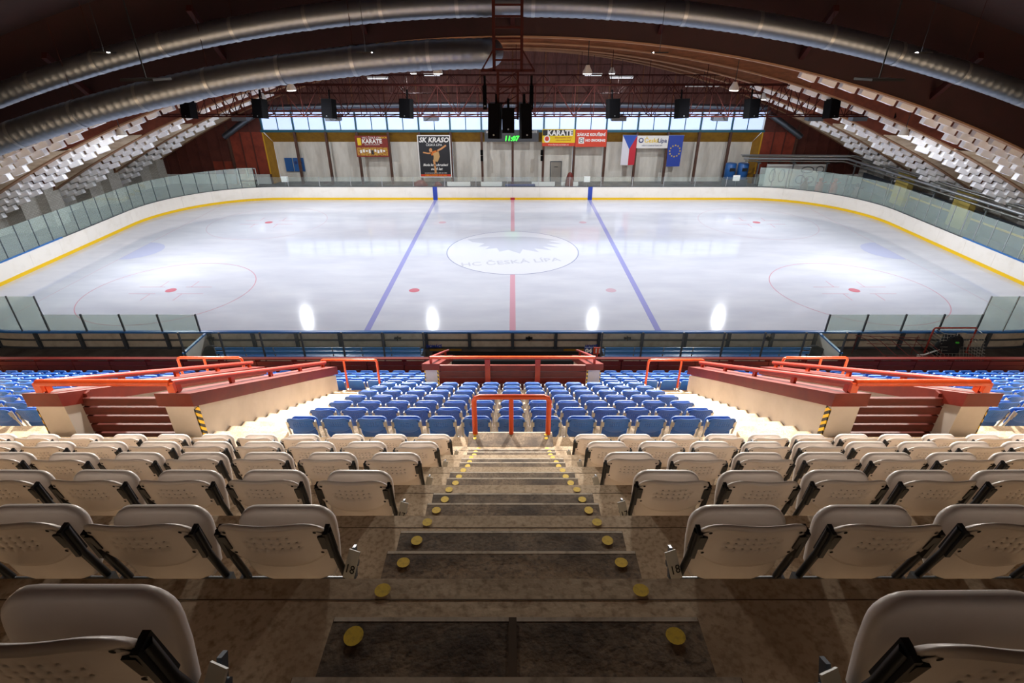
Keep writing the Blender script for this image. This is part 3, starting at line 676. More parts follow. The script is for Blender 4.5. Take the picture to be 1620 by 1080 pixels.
for r in range(6):
    Yr, Z = NOS[r][0], NOS[r + 1][1]
    zc = (Yr + .3) * .88 - (Z + .65) * .474
    for s, side in ((-1, 'left'), (1, 'right')):
        n = 0
        while (.96 + PITCH * n - .24) * 847 / zc < 830:
            x = s * (.96 + PITCH * n) + ((.08 if s > 0 else -.02) if r == 0 else 0)
            o = place(pw, fw, x, Yr + (.03 if r == 0 else 0), Z + ((-.01 if s > 0 else .01) if r == 0 else 0), 'cream tip-up seat, %s row from camera, %s seat %s of central stairs' % (['nearest', 'second', 'third', 'fourth', 'fifth', 'sixth'][r], ORD[n], side), 'cream seats %s of the central stairs' % side)
            if n == 0: ends.append((o, r, s))
            n += 1
for o, r, s in ends:           # row number plates on the seats beside the stairs
    pl = MB().box(-.026, .026, -.004, .004, -.06, .06).build('row_plate', 'plate', o, loc=(-s * .262, .235, .39)); pl.rotation_euler = (R(-38), 0, s * R(20))
    if r < 3: text('row_digits', str(19 - r), .05, (0, -.005, -.02), 'ink', pl, ext=.001)
    MB().tube([(0, 0, 0), (-s * .045, 0, 0)], .016, 6).bar((-s * .03, -.03, -.06), (-s * .03, .03, .07), .012, .03).build('hinge_bolt', 'steel_dark', o, loc=(-s * .235, .27, .36))
for k in range(1, 8):
    for j in range(13):
        x = (j - 6) * PITCH - .02
        place(pb, fb, x, bY(k - 1), bz(k) - .07, 'blue seat, centre block, %s row from top, %s seat from left' % (ORD[k - 1], ORD[j]), 'blue seats of the centre block')
# side blocks: only the seats the stairwells leave in view
bpy.context.view_layer.update()
dg = bpy.context.evaluated_depsgraph_get(); eye = Vector((0, CY, CZ))
def seen(x, Y, Z):
    for dx in (-.18, 0, .18):
        for dz in (.7, .55):
            p = Vector((x + dx, yy(Y) + .22, zz(Z) + dz)); d = p - eye
            hit, loc, *_ = sc.ray_cast(dg, eye, d.normalized(), distance=d.length - .25)
            if not hit or (loc - eye).length > d.length - .6: return True
    return False
cand = []
for s, side in ((-1, 'left'), (1, 'right')):
    for k in range(1, 12):
        Yr, Z = bY(k - 1), bz(k) - .07; zc = (Yr + .3) * .88 - (Z + .65) * .474
        xs = []
        if k >= 8: x = 2.68
        elif k >= 2: x = 8.15
        else: continue
        n = 0
        while (x - .2) * 847 / zc < 812:
            if (k < 8 or not (x < 2.6)) : xs.append((x, n))
            x += PITCH; n += 1
        for x, n in xs:
            if not seen(s * x, Yr, Z): continue
            where = 'beyond the %s stairwell' % side if k < 8 else '%s of central stairwell' % side
            cand.append((s * x, Yr, Z, 'blue seat %s, %s row from top, %s seat outwards' % (where, ORD[k - 1], ORD[n]), 'blue seats at the %s foot of the stand' % side, k))
cand.sort(key=lambda c: c[1])
for x, Yr, Z, lab, grp, k in cand[:]:
    if k < 8: place(pb, fb, x, Yr, Z, lab, grp)
    else:
        o = put('tip_up_seat', low_me, None, (x, yy(Yr), zz(Z))); tag(o, lab, 'seat', grp)
print('SEATS side', len(cand))

# ================================================================== DUCTS
def duct(label, pts, r, cap=None, ribs=True):
    o = thing('air_duct', label, 'duct', (0, 0, 0))
    P = [Vector(p) for p in pts]; dense = []
    for i in range(len(P) - 1):
        p0 = P[max(i - 1, 0)]; p1 = P[i]; p2 = P[i + 1]; p3 = P[min(i + 2, len(P) - 1)]
        n = max(2, int((p2 - p1).length / .11)) if ribs else 6
        for k in range(n):
            t = k / n; dense.append(.5 * ((2 * p1) + (-p0 + p2) * t + (2 * p0 - 5 * p1 + 4 * p2 - p3) * t * t + (-p0 + 3 * p1 - 3 * p2 + p3) * t ** 3))
    dense.append(P[-1]); rad = [r * (1.02 if (k % 3) else .975) for k in range(len(dense))] if ribs else r
    MB().tube(dense, rad, 20).build('spiral_pipe', 'duct_metal', o)
    for k in range(12, len(dense) - 5, 26):
        d = (dense[k + 1] - dense[k]).normalized(); MB().tube([dense[k] - d * .07, dense[k] + d * .07], r * 1.035, 20).build('joint_band', 'duct_band', o)
        if ribs and (k // 26) % 2 == 0: MB().tube([dense[k], dense[k] + Vector((0, 0, 3.2))], .012, 4).build('hanger_wire', 'truss_red', o)
    return o
mat('duct_metal', '7a828e', .4, .95, spec=.5); mat('duct_band', '969ca4', .35, .9)
duct('long silver spiral duct arching right across under the dark roof', [(x, -11.4, 13.62 - .0072 * x * x) for x in range(-34, 35, 4)], .42)
duct('thick silver spiral duct ending beside the red hanging frame', [(-30, -12.0, 5.9), (-26, -12.0, 7.35), (-22, -11.9, 8.6), (-18, -11.8, 9.72), (-14, -11.8, 10.6), (-10, -11.8, 11.28), (-6, -11.8, 11.72), (-3.4, -11.8, 11.9), (-1.9, -11.75, 11.95), (-1.1, -11.5, 11.97), (-.9, -10.8, 12.0)], .53)
duct('straight silver duct along the far wall above the windows', [(-23.6, 18.3, 7.55), (-12, 18.3, 7.75), (0, 18.3, 7.8), (12, 18.3, 7.75), (23.6, 18.3, 7.55)], .22, ribs=False)
for s, nm in ((-1, 'left'), (1, 'right')):
    duct('short slanting silver duct by the %s end of the window strip' % nm, [(s * 23.4, 17.6, 7.15), (s * 25, 17.6, 6.25), (s * 26.9, 17.6, 5.1)], .27, ribs=False)

# ================================================================== TRUSSES, MAST, SPEAKERS, LAMPS
def truss(label, y, x0, x1, z0, z1, wd, nb, r=.035):
    o = thing('lattice_truss', label, 'truss', (0, y, 0))
    for yy_ in (-wd / 2, wd / 2):
        for z in (z0, z1): MB().box(x0, x1, yy_ - r, yy_ + r, z - r, z + r).build('chord', 'truss_red', o)
    for side in (-wd / 2, wd / 2):
        mb = MB()
        for k in range(nb):
            xa = x0 + (x1 - x0) * k / nb; xb = x0 + (x1 - x0) * (k + 1) / nb
            mb.bar((xa, side, z0), (xa, side, z1), r * 1.1)
            if k % 2: mb.bar((xa, side, z0), (xb, side, z1), r)
            else: mb.bar((xa, side, z1), (xb, side, z0), r)
        mb.build('side_lattice', 'truss_red', o)
    mb = MB()
    for k in range(nb + 1):
        xa = x0 + (x1 - x0) * k / nb
        mb.bar((xa, -wd / 2, z0), (xa, wd / 2, z0), r); mb.bar((xa, -wd / 2, z1), (xa, wd / 2, z1), r)
        if k < nb: xb = x0 + (x1 - x0) * (k + 1) / nb; mb.bar((xa, -wd / 2, z0), (xb, wd / 2, z0), r * .8); mb.bar((xa, -wd / 2, z1), (xb, wd / 2, z1), r * .8)
    mb.build('cross_lattice', 'truss_red', o)
    mb = MB()
    for k in range(0, 9):
        xa = x0 + (x1 - x0) * (k + .5) / 9; mb.bar((xa, 0, z1), (xa, 0, 12.9 - .0079 * xa * xa + .6), .03)
    mb.build('hanger', 'truss_red', o); return o
truss('dark red lattice truss over mid ice that carries the speakers', -.43, -25, 25.4, 8.66, 10.34, 1.3, 44)
truss('slender dark red lattice truss beyond the speaker truss', 9.2, -23, 23, 9.3, 10.55, 1.0, 40, .028)
ms = thing('hanging_frame', 'dark red ladder-like frame hanging in the middle above the near boards', 'frame', (-.16, yy(20), 0))
for s in (-1, 1):
    for y in (0, .55):
        MB().box(s * .46 - .045, s * .46 + .045, y - .04, y + .04, 11.46, 16.0).build('upright', 'truss_red', ms)
        MB().box(s * .34 - .035, s * .34 + .035, y - .035, y + .035, 9.95, 11.46).build('upright', 'truss_red', ms)
    MB().bar((s * .46, 0, 12.1), (s * .88, 0, 11.46), .05).build('stay', 'truss_red', ms)
for k in range(14):
    MB().box(-.46, .46, -.03, .03, 11.75 + .31 * k, 11.81 + .31 * k).build('rung', 'truss_red', ms)
MB().box(-.9, .9, -.04, .04, 11.43, 11.5).box(-.9, .9, .51, .59, 11.43, 11.5).build('cross_bar', 'truss_red', ms)
for z in (9.97, 10.45, 10.95): MB().box(-.34, .34, -.03, .03, z, z + .05).build('rung', 'truss_red', ms)
mb = MB()
for k in range(4): mb.bar((-.34, .0, 10 + .36 * k), (.34, .0, 10.36 + .36 * k), .03)
mb.build('diagonal', 'truss_red', ms)
def speaker(label, loc, w_, d_, h_, tilt, rz=0, grp=None, stem=.3):
    o = thing('loudspeaker', label, 'speaker', loc, grp); o.rotation_euler = (R(tilt), 0, R(rz))
    p = [(-w_ / 2, -d_ / 2), (w_ / 2, -d_ / 2), (w_ * .36, d_ / 2), (-w_ * .36, d_ / 2)]
    MB().prism(p, 'z', -h_ / 2, h_ / 2).build('cabinet', 'speaker', o)
    MB().box(-w_ / 2 + .03, w_ / 2 - .03, -d_ / 2 - .015, -d_ / 2, -h_ / 2 + .05, h_ / 2 - .04).build('grille', 'grille', o)
    MB().box(-.04, .04, 0, .06, h_ / 2, h_ / 2 + stem).build('yoke', 'speaker', o)
    MB().tube([(0, -d_ / 2 - .02, -h_ / 2 + .12), (0, -d_ / 2 - .03, -h_ / 2 + .12)], .03, 8).build('badge', 'steel_grey', o)
    return o
SX = [-19.0, -14.8, -10.75, -6.2, 5.85, 9.9, 14.0, 18.7, 22.5]
for i, x in enumerate(SX):
    speaker('black loudspeaker on the lattice truss, %s from the left' % ORD[i], (x, -1.25, 9.1), .72, .6, 1.05, -8, (-20 if x < 0 else 20), 'loudspeakers along the truss', .5)
speaker('left of three big black speakers under the hanging frame', (-.58, yy(20) - .05, 9.9), .42, .5, 1.12, -6, -14)
speaker('middle of three big black speakers under the hanging frame', (-.15, yy(20) - .1, 9.93), .42, .5, .8, -6)
speaker('right of three big black speakers under the hanging frame', (.42, yy(20) - .05, 9.9), .38, .5, 1.12, -6, 14)
speaker('slim black column speaker left of the hanging frame', (-.98, yy(20.8), 10.6), .14, .3, .78, 0)
speaker('slim black column speaker right of the hanging frame', (.66, yy(20.8), 10.6), .14, .3, .78, 0)
for i, (x, y) in enumerate([(x, -16.8) for x in ADDED_FLOODS] + [(x, -27.3) for x in (-14, -5, 5, 14)]):  # small housings added for the unseen stand lamps
    o = thing('added_floodlight', 'added dark lamp housing under the dark roof, %s row, %s from left' % (('far', ORD[i]) if y > -20 else ('near', ORD[i - 6])), 'lamp', (x, y, 11.98 if y > -20 else 11.65), 'added lamps over the stand')
    MB().box(-.22, .22, -.22, .22, .0, .03).build('housing', 'arm_dark', o); MB().bar((0, 0, .03), (0, 0, 4.2), .014).build('rod', 'arm_dark', o)
# boxes under the truss
for i, x in enumerate((-16.9, -11.2, -5.2, 6.3, 12.5, 18.3, 21)):
    o = MB().box(-.45, .45, -.25, .25, -.28, .0).build('junction_box', 'steel_dark', loc=(x + .2, 1.0 - 1, 8.6)); tag(o, 'grey box slung under the speaker truss, %s from the left' % ORD[i], 'box', 'grey boxes under the truss')
# lamps over the ice
for i, (x, y, z) in enumerate(LAMPS):
    o = thing('hall_lamp', 'white hall lamp above the ice, %s row, %s from left' % ('far' if y > 0 else 'near', ORD[i if y > 0 else i - 4]), 'lamp', (x, y, z), 'hall lamps above the ice')
    MB().tube([(0, 0, 0), (0, 0, .12), (0, 0, .3), (0, 0, .42)], [.27, .25, .15, .1], 14).build('shade', 'lamp_white', o)
    MB().tube([(0, 0, -.02), (0, 0, .0)], .22, 14).build('bulb', 'lamp_on', o)
    MB().tube([(0, 0, .4), (0, 0, 13.6 - .0079 * x * x - z)], .02, 5).build('cord', 'arm_dark', o)
for i, (x, y, z, wd, on) in enumerate(((-11.4, 15, 10.1, 1.8, 1), (-6.8, 15, 10.35, 1.4, 1), (6.8, 15, 10.35, 1.5, 1), (9.2, 15, 10.15, 2.0, 1), (15.2, 12, 9.6, 2.7, 0), (-18.5, 12, 9.7, 2.7, 0))):
    o = thing('strip_light', ['left bright strip light against the red boards', 'second bright strip light against the red boards', 'third bright strip light against the red boards', 'fourth bright strip light against the red boards', 'wide white strip fitting right of centre beneath the roof', 'wide white strip fitting left of centre beneath the roof'][i], 'lamp', (x, y, z))
    MB().box(-wd / 2, wd / 2, -.1, .1, 0, .14).build('housing', 'lamp_white', o)
    if on: MB().box(-wd / 2 + .05, wd / 2 - .05, -.07, .07, -.06, 0).build('tube', 'tube_on', o)
    MB().tube([(0, 0, .1), (0, 0, 2.0)], .02, 5).build('cord', 'arm_dark', o)

# ================================================================== FAR WALL: BANNERS, FLAGS, SCOREBOARD
BP = FY - .2
def banner(name, label, cat, x0, x1, z0, z1, m, frame=None):
    o = thing(name, label, cat, ((x0 + x1) / 2, BP, (z0 + z1) / 2)); w2, h2 = (x1 - x0) / 2, (z1 - z0) / 2
    if frame: MB().box(-w2, w2, -.01, .03, -h2, h2).build('border', frame, o); MB().box(-w2 + .09, w2 - .09, -.02, -.005, -h2 + .09, h2 - .09).build('sheet', m, o)
    else: MB().box(-w2, w2, -.02, .03, -h2, h2).build('sheet', m, o)
    return o, w2, h2
o, a, b = banner('banner', 'maroon karate banner with a crowd photo on the left far wall', 'banner', -15.2, -12.05, 3.05, 5.0, 'banner_maroon')
MB().box(-a + .1, a - .1, -.03, -.02, -b + .12, -.1).build('crowd_print', 'banner_gold', o)
text('headline', 'KARATE', .52, (.05, -.03, .45), 'print_white', o, bold=.02); text('small_print', 'HKC ČESKÁ LÍPA', .24, (.05, -.03, .78), 'print_white', o)
text('small_print', 'KARATE KYOKUSHIN', .15, (.05, -.03, .16), 'print_white', o); text('small_print', 'NÁBOR', .22, (1.15, -.03, .8), 'print_yellow', o)
MB().box(-1.35, -1.0, -.03, -.02, .1, .78).build('emblem', 'print_yellow', o); MB().box(-.12, .12, -.035, -.02, -.75, -.35).build('figure', 'print_black', o)
for k in range(9): MB().box(-1.2 + .28 * k, -1.02 + .28 * k, -.034, -.02, -.62 + .06 * (k % 3), -.34 + .06 * (k % 2)).build('white_uniform', 'print_white', o)
o, a, b = banner('poster', 'tall dark poster of a figure skater with white lettering', 'poster', -9.2, -6.02, 1.1, 5.05, 'print_black', 'print_white')
text('headline', 'SK KRASO', .62, (0, -.03, 1.52), 'print_white', o, bold=.02, shear=.25); text('subline', 'ČESKÁ LÍPA', .3, (0, -.03, 1.08), 'print_white', o)
text('line', 'škola krasobruslení', .31, (.02, -.03, -.78), 'print_white', o, shear=.25, bold=.008); text('line', 'od 4 let', .36, (.1, -.03, -1.16), 'print_white', o, shear=.25, bold=.008)
text('line', 'www.krasocl.cz   tel. 603 216 252', .16, (0, -.03, -1.55), 'print_white', o)
MB().box(-1.48, 1.48, -.03, -.02, -1.86, -1.66).build('red_band', 'print_red', o); text('line', 'ÚTERÝ A ČTVRTEK 15.30 - 16.30', .15, (0, -.035, -1.76), 'print_yellow', o)
def limb(pts, wd, m, nm):
    mb = MB()
    for i in range(len(pts) - 1):
        nx, nz = nrm(pts, i); h = wd / 2; (xa, za), (xb, zb_) = pts[i], pts[i + 1]
        mb.prism([(xa - h * nx, za - h * nz), (xa + h * nx, za + h * nz), (xb + h * nx, zb_ + h * nz), (xb - h * nx, zb_ - h * nz)], 'y', -.04, -.025)
    mb.build(nm, m, o)
def nrm(p, i):
    dx, dz = p[i + 1][0] - p[i][0], p[i + 1][1] - p[i][1]; l = math.hypot(dx, dz); return (-dz / l, dx / l)
limb([(-1.1, .4), (-.6, .3), (-.25, .35)], .12, 'skin', 'printed_arm'); limb([(.2, .5), (.7, .75), (1.15, 1.05)], .16, 'skin', 'printed_leg')
limb([(-.1, -.3), (-.02, -1.0), (.0, -1.6)], .2, 'skin', 'printed_leg'); limb([(-.35, .25), (-.1, .35), (.3, .45)], .34, 'print_orange', 'printed_dress')
MB().prism([(-.15, .3), (.4, .5), (.5, .0), (.25, -.5), (-.15, -.4), (-.1, 0)], 'y', -.042, -.028).build('printed_skirt', 'costume', o)
MB().prism([(-.35 + .16 * math.cos(k * .628), .6 + .2 * math.sin(k * .628)) for k in range(10)], 'y', -.044, -.03).build('printed_head', 'skin', o)
o, a, b = banner('scoreboard', 'dark grey scoreboard with green clock digits behind the hanging speakers', 'scoreboard', -2.7, 2.5, 4.45, 5.5, 'print_dkgrey')
text('clock_digits', '11:07', .62, (-.03, -.04, -.25), 'led_green', o, bold=.02, shear=.15); text('team_lettering', 'DOMÁCÍ', .28, (-1.9, -.03, .36), 'print_white', o); text('team_lettering', 'HOSTÉ', .28, (2.0, -.03, .36), 'print_white', o)
o, a, b = banner('banner', 'yellow and red karate banner right of the scoreboard', 'banner', 2.85, 6.0, 4.05, 5.6, 'print_yellow')
MB().box(-a, a, -.03, -.02, -b, -b + .3).build('red_band', 'print_red', o); text('headline', 'KARATE', .66, (.12, -.035, .4), 'print_white', o, bold=.025)
MB().prism([(-1.12 + .3 * math.cos(k * .628), -.12 + .34 * math.sin(k * .628)) for k in range(10)], 'y', -.035, -.02).build('badge', 'print_white', o)
MB().prism([(-1.12 + .2 * math.cos(k * .628), -.1 + .22 * math.sin(k * .628)) for k in range(10)], 'y', -.045, -.03).build('badge_centre', 'print_red', o)
text('line', 'škola bojového umění', .18, (.45, -.03, .0), 'mark_red', o); text('line', 'nábor nových členů', .18, (.45, -.03, -.24), 'mark_red', o); text('line', 'www.karate-ceskalipa.cz', .2, (0, -.035, -b + .14), 'print_white', o)
MB().box(-a + .03, a - .2, -.026, -.02, .18, .7).build('headline_ground', 'print_black', o)
o, a, b = banner('banner', 'red no smoking banner beside the yellow karate banner', 'banner', 6.05, 9.05, 3.98, 5.55, 'print_red')
text('headline', 'ZÁKAZ KOUŘENÍ', .34, (0, -.03, .32), 'print_white', o, bold=.015); text('headline', 'NO SMOKING', .3, (.42, -.03, -.2), 'print_white', o, bold=.015)
MB().box(-1.2, -.66, -.03, -.02, -.48, .08).build('pictogram', 'print_white', o); 
MB().prism([(-.93 + .21 * math.cos(k * .524), -.2 + .21 * math.sin(k * .524)) for k in range(12)], 'y', -.036, -.028).build('pictogram_ring', 'print_dkgrey', o)
MB().prism([(-.93 + .15 * math.cos(k * .524), -.2 + .15 * math.sin(k * .524)) for k in range(12)], 'y', -.04, -.03).build('pictogram_centre', 'print_white', o)
MB().box(-1.08, -.78, -.046, -.03, -.23, -.18).build('pictogram_bar', 'print_dkgrey', o)
def cloth(poly, m, nm, par):      # hanging cloth with vertical folds
    mb = MB(); x0 = min(p[0] for p in poly); 
    mb.prism(poly, 'y', -.02, .01); return mb.build(nm, m, par)
o = thing('national_flag', 'hanging Czech flag, white, blue and red', 'flag', (11.32, BP, 3.65))
cloth([(-.72, 1.38), (0, 0.1), (0, -1.38), (-.72, -1.38)], 'flag_white', 'white_field', o)
cloth([(.66, 1.38), (.62, -1.35), (0, -1.38), (0, .1)], 'flag_red', 'red_field', o); cloth([(-.72, 1.38), (.66, 1.38), (0, .1)], 'flag_blue', 'blue_wedge', o)
MB().tube([(-.75, 0, 1.4), (.7, 0, 1.4)], .025, 6).build('pole', 'steel_light', o)
o, a, b = banner('banner', 'white town banner between the two flags', 'banner', 12.0, 15.0, 3.86, 5.0, 'print_white')
text('lettering', 'Česká', .56, (-.1, -.03, .12), 'print_yellow', o, bold=.008); text('lettering', 'Lípa', .56, (.92, -.03, .12), 'print_navy', o, bold=.008)
text('line', 'MĚSTO S ENERGIÍ ČESKÉ LÍPY', .15, (0, -.03, -.34), 'print_navy', o)
MB().prism([(-1.12 + .24 * math.cos(k * .524), .14 + .24 * math.sin(k * .524)) for k in range(12)], 'y', -.035, -.02).build('logo_ring', 'print_navy', o)
MB().prism([(-1.12 + .14 * math.cos(k * .524), .16 + .14 * math.sin(k * .524)) for k in range(12)], 'y', -.042, -.03).build('logo_centre', 'print_white', o)
o = thing('european_flag', 'hanging blue flag with a ring of yellow stars', 'flag', (15.72, BP, 3.58))
MB().prism([(-.7, 1.45), (.74, 1.45), (.7, -1.42), (-.6, -1.45)], 'y', -.02, .01).build('field', 'print_blue', o)
star = [((.1 if k % 2 == 0 else .04) * math.sin(k * math.pi / 5), (.1 if k % 2 == 0 else .04) * math.cos(k * math.pi / 5)) for k in range(10)]
stm = MB().prism(star, 'y', -.035, -.02).mesh('star', 'print_yellow')
for k in range(12): put('star', stm, o, (.05 + .5 * math.cos(k * math.pi / 6), 0, .02 + .52 * math.sin(k * math.pi / 6)))
MB().tube([(-.75, 0, 1.46), (.8, 0, 1.46)], .025, 6).build('pole', 'steel_light', o)
for xx, nm in ((-3.0, 'left'), (2.85, 'right')):
    o = thing('wall_speaker', 'small black speaker on the column %s of the far centre panels' % nm, 'speaker', (xx, FY - .3, 3.2))
    MB().box(-.13, .13, -.12, .12, .05, .5).build('cabinet', 'speaker', o); MB().box(-.12, .12, -.14, .1, -.5, -.06).build('cabinet', 'speaker', o); MB().box(-.03, .03, .1, .2, -.4, .4).build('bracket', 'steel_grey', o)
# small things along the far wall
for x, z, wd, ht, lab in ((-12.55, 1.25, .62, .5, 'white notice box on the far boards, leftmost'), (14.45, 1.35, .62, .5, 'white notice box on the far boards, rightmost'), (6.85, 1.25, .55, .5, 'white notice box right of the grey far door')):
    x = {'-12.55': -21.0}.get(str(x), x)
    if x > 14: x = 20.6
    o = thing('notice_box', lab, 'box', (x, HY + .6, z + .25)); MB().box(-wd / 2, wd / 2, -.05, .05, 0, ht).build('box_body', 'white', o); MB().box(-.03, .03, -.03, .03, -z, 0).build('stand', 'steel_grey', o)
for x0, x1 in ((-8.6, -5.3), (-4.7, -1.3), (2.0, 4.6), (4.8, 5.8)):
    pass
for x, wd, h, lab in ((-5.1, 2.2, 1.0, 'white bench back panel behind the far boards, leftmost'), (-2.0, 2.0, 1.0, 'white bench back panel behind the far boards, second from left'), (2.9, 2.2, 1.0, 'white bench back panel behind the far boards, third from left'), (5.4, 1.6, 1.0, 'white bench back panel behind the far boards, under the grey door')):
    o = thing('advert_hoarding', lab, 'hoarding', (x, HY + 1.8, GZ)); MB().box(-wd / 2, wd / 2, -.03, .03, .35, .85).build('panel', 'white', o); MB().box(-wd / 2, -wd / 2 + .05, -.3, .3, 0, .5).box(wd / 2 - .05, wd / 2, -.3, .3, 0, .5).build('support', 'steel_grey', o)
def lump(name, lab, cat, x, y, z, w_, h_, m, grp=None):
    bm = bmesh.new(); bmesh.ops.create_icosphere(bm, subdivisions=3, radius=1)
    for v in bm.verts:
        n = 1 + .18 * math.sin(5 * v.co.x + x) * math.cos(4 * v.co.z + 1) + .1 * math.sin(9 * v.co.y + 3 * v.co.z)
        v.co = Vector((v.co.x * w_ / 2 * n, v.co.y * w_ * .3 * n, (v.co.z * .5 + .5) * h_ * (1 if v.co.z > -.2 else 1.0)))
    for f in bm.faces: f.smooth = True
    me = bpy.data.meshes.new(name); bm.to_mesh(me); bm.free(); me.materials.append(M[m]); o = put(name, me, None, (x, y, z)); tag(o, lab, cat, grp); return o
lump('draped_coat', 'dark red coats heaped on the far bench below the skater poster', 'clothes', -8.6, HY + 1.2, GZ, 1.3, 1.15, 'cap_red'); lump('draped_coat', 'small reddish coat on the far bench left of centre', 'clothes', -7.0, HY + 1.2, GZ, .8, 1.0, 'cap_red')
lump('draped_coat', 'tall reddish brown coat hanging behind the far boards, right of the grey door', 'clothes', 5.3, HY + 1.0, GZ, .75, 1.9, 'cap_red')
o = MB().box(-1.4, 1.4, -.3, .3, 0, .72).build('timekeeper_table', 'print_navy', loc=(.7, HY + 1.2, GZ)); tag(o, 'dark blue table behind the far boards at the centre line', 'table')
for x, wd, h in ((-20.2, 1.6, 1.8),):
    o = thing('wall_sign', 'blue double sign on the far wall beside the left ochre return', 'sign', (-21.9, FY + 1.0, 2.1)); MB().box(-.95, -.2, -.03, .03, -.65, .65).build('panel', 'barrel_blue', o); MB().box(-.1, .95, -.03, .03, -.65, .65).build('panel', 'barrel_blue', o)
    for dx in (.15, .6): MB().prism([(dx + .16 * math.cos(k * .628), .2 + .16 * math.sin(k * .628)) for k in range(10)], 'y', -.045, -.02).build('symbol', 'print_navy', o)
o = thing('cleaning_rack', 'thin white rack against the pale sheets at the far left corner', 'rack', (-26.2, FY - .5, GZ))
for x in (-.9, 0, .9): MB().box(x - .03, x + .03, -.03, .03, 0, 1.6).build('upright', 'white', o)
MB().box(-.9, .9, -.04, .04, 1.55, 1.62).build('rail', 'white', o); MB().box(-.7, .8, -.1, .1, .35, .5).build('dark_bar', 'speaker', o)
for i, x in enumerate((22.1, 23.3)):
    o = thing('water_barrel', 'blue plastic barrel on a frame at the far right corner, %s' % ('nearer the flags' if i == 0 else 'nearer the gable'), 'barrel', (x - .9, FY - 1.0, GZ))
    MB().tube([(0, 0, .7), (0, 0, .74), (0, 0, 1.6), (0, 0, 2.15), (0, 0, 2.2)], [.4, .5, .52, .5, .42], 18).build('drum', 'barrel_blue', o); MB().box(-.5, .5, -.4, .4, 0, .7).build('base_box', 'steel_dark', o)
    MB().box(-.25, .25, -.55, -.5, 1.5, 1.8).build('dark_label', 'ink', o)
# pipes along the right hand side
for i, (dx, z, r) in enumerate(((0, 2.95, .07), (.35, 3.15, .11), (.75, 3.35, .08), (1.05, 3.42, .05))):
    o = MB().tube([(31.4 + dx, -22, z), (31.4 + dx, 16.9 + dx * .5, z), (31.2 + dx, 17.2 + dx * .5, z), (22 - dx * .3, 17.2 + dx * .5, z + .05)], r, 8).build('service_pipe', 'pipe' if i % 2 == 0 else 'steel_light')
    tag(o, 'grey service pipe round the right end above the glass, %s from the ice side' % ORD[i], 'pipe', 'service pipes above the right end')
o = thing('pipe_gantry', 'grey steel frames carrying the service pipes round the right end', 'gantry', (31.9, 0, 0))
for y in (-15, -10, -5, 0, 5, 10, 15.5): MB().box(-.04 - .4, .04 - .4, y - .05, y + .05, GZ, 3.1).build('post', 'steel_grey', o); MB().box(-.6, .8, y - .04, y + .04, 2.78, 2.86).build('arm', 'steel_grey', o)
for x in (-8.5, -5.2, -2): MB().box(x - .05, x + .05, 17.3, 17.4, GZ, 3.05).build('post', 'steel_grey', o); MB().box(x - .05, x + .05, 17.0, 17.8, 2.78, 2.86).build('arm', 'steel_grey', o)
wr = struct('trim_1')
for y in (-9.6, -2.6, 4.3, 11.2): MB().box(33.2, 33.7, y - .8, y + .8, GZ, 3.0).build('pillar_pad', 'yellow_pad', wr)
MB().box(33.7, 33.8, -22, 17.5, GZ, 1.9).build('wainscot', 'steel_dark', wr); MB().box(33.66, 33.7, -22, 17.5, 1.2, 1.32).build('yellow_band', 'kick_yellow', wr)
# painted hoops and orange skating aids at the far right corner
o = thing('mural_board', 'white board painted with grey hoops at the far right corner', 'mural', (28.3, 18.4, GZ))
MB().box(-3.6, 2.2, 0, .06, 0, 2.1).build('board', 'white', o)
for x, z, rx, rz in ((-2.9, 1.0, .28, .6), (-2.0, 1.0, .28, .6), (.4, 1.55, .6, .28), (-.1, .65, .42, .4), (.8, .6, .4, .35), (1.6, 1.6, .35, .3)):
    pts = [(x + rx * math.cos(k * math.pi / 10), -.03, z + rz * math.sin(k * math.pi / 10)) for k in range(21)]
    MB().tube(pts, .045, 6, cap=False).build('painted_hoop', 'steel_grey', o)
for i, (x, y, m, nm) in enumerate(((28.9, 15.9, 'orange', 'orange'), (30.1, 15.6, 'orange', 'orange'), (27.6, 16.1, 'cap_red', 'dark red'), (31.0, 13.5, 'cap_red', 'dark red'))):
    o = thing('skating_aid', '%s skating aid figure behind the far right corner glass, %s one' % (nm, ['left', 'right', 'left', 'right'][i]), 'skating aid', (x, y, GZ))
    MB().tube([(0, 0, 0), (0, 0, .1), (0, 0, .5), (0, 0, .85), (0, 0, 1.0)], [.3, .38, .33, .22, .12], 14).build('body', m, o)
    MB().tube([(0, 0, .98), (0, 0, 1.08), (0, 0, 1.22), (0, 0, 1.32)], [.1, .2, .19, .06], 12).build('head', m, o)
    for s in (-1, 1): MB().tube([(s * .22, 0, .8), (s * .5, -.12, .95)], .05, 6).build('grip', m, o)

# ================================================================== GOAL, BAG, TUBE RACK BESIDE THE NEAR RIGHT BOARDS
g = thing('hockey_goal', 'red framed hockey goal parked outside the near boards at right', 'goal', (18.95, -15.35, GZ))
w2 = .915
MB().tube([(-w2, .35, 0), (-w2, .35, 1.16), (-w2 + .04, .35, 1.22), (w2 - .04, .35, 1.22), (w2, .35, 1.16), (w2, .35, 0)], .035, 10).build('front_frame', 'red_tube', g)
MB().tube([(-w2, .35, .03), (-w2 - .1, -.4, .03), (-w2 + .3, -.72, .03), (w2 - .3, -.72, .03), (w2 + .1, -.4, .03), (w2, .35, .03)], .028, 8).build('base_frame', 'red_tube', g)
MB().tube([(-w2 + .05, .35, 1.2), (-w2 + .1, -.1, 1.18), (-.3, -.2, 1.15), (-.15, .0, 1.15), (.15, .0, 1.15), (.3, -.2, 1.15), (w2 - .1, -.1, 1.18), (w2 - .05, .35, 1.2)], .014, 8).build('top_frame', 'steel_light', g)
mb = MB()
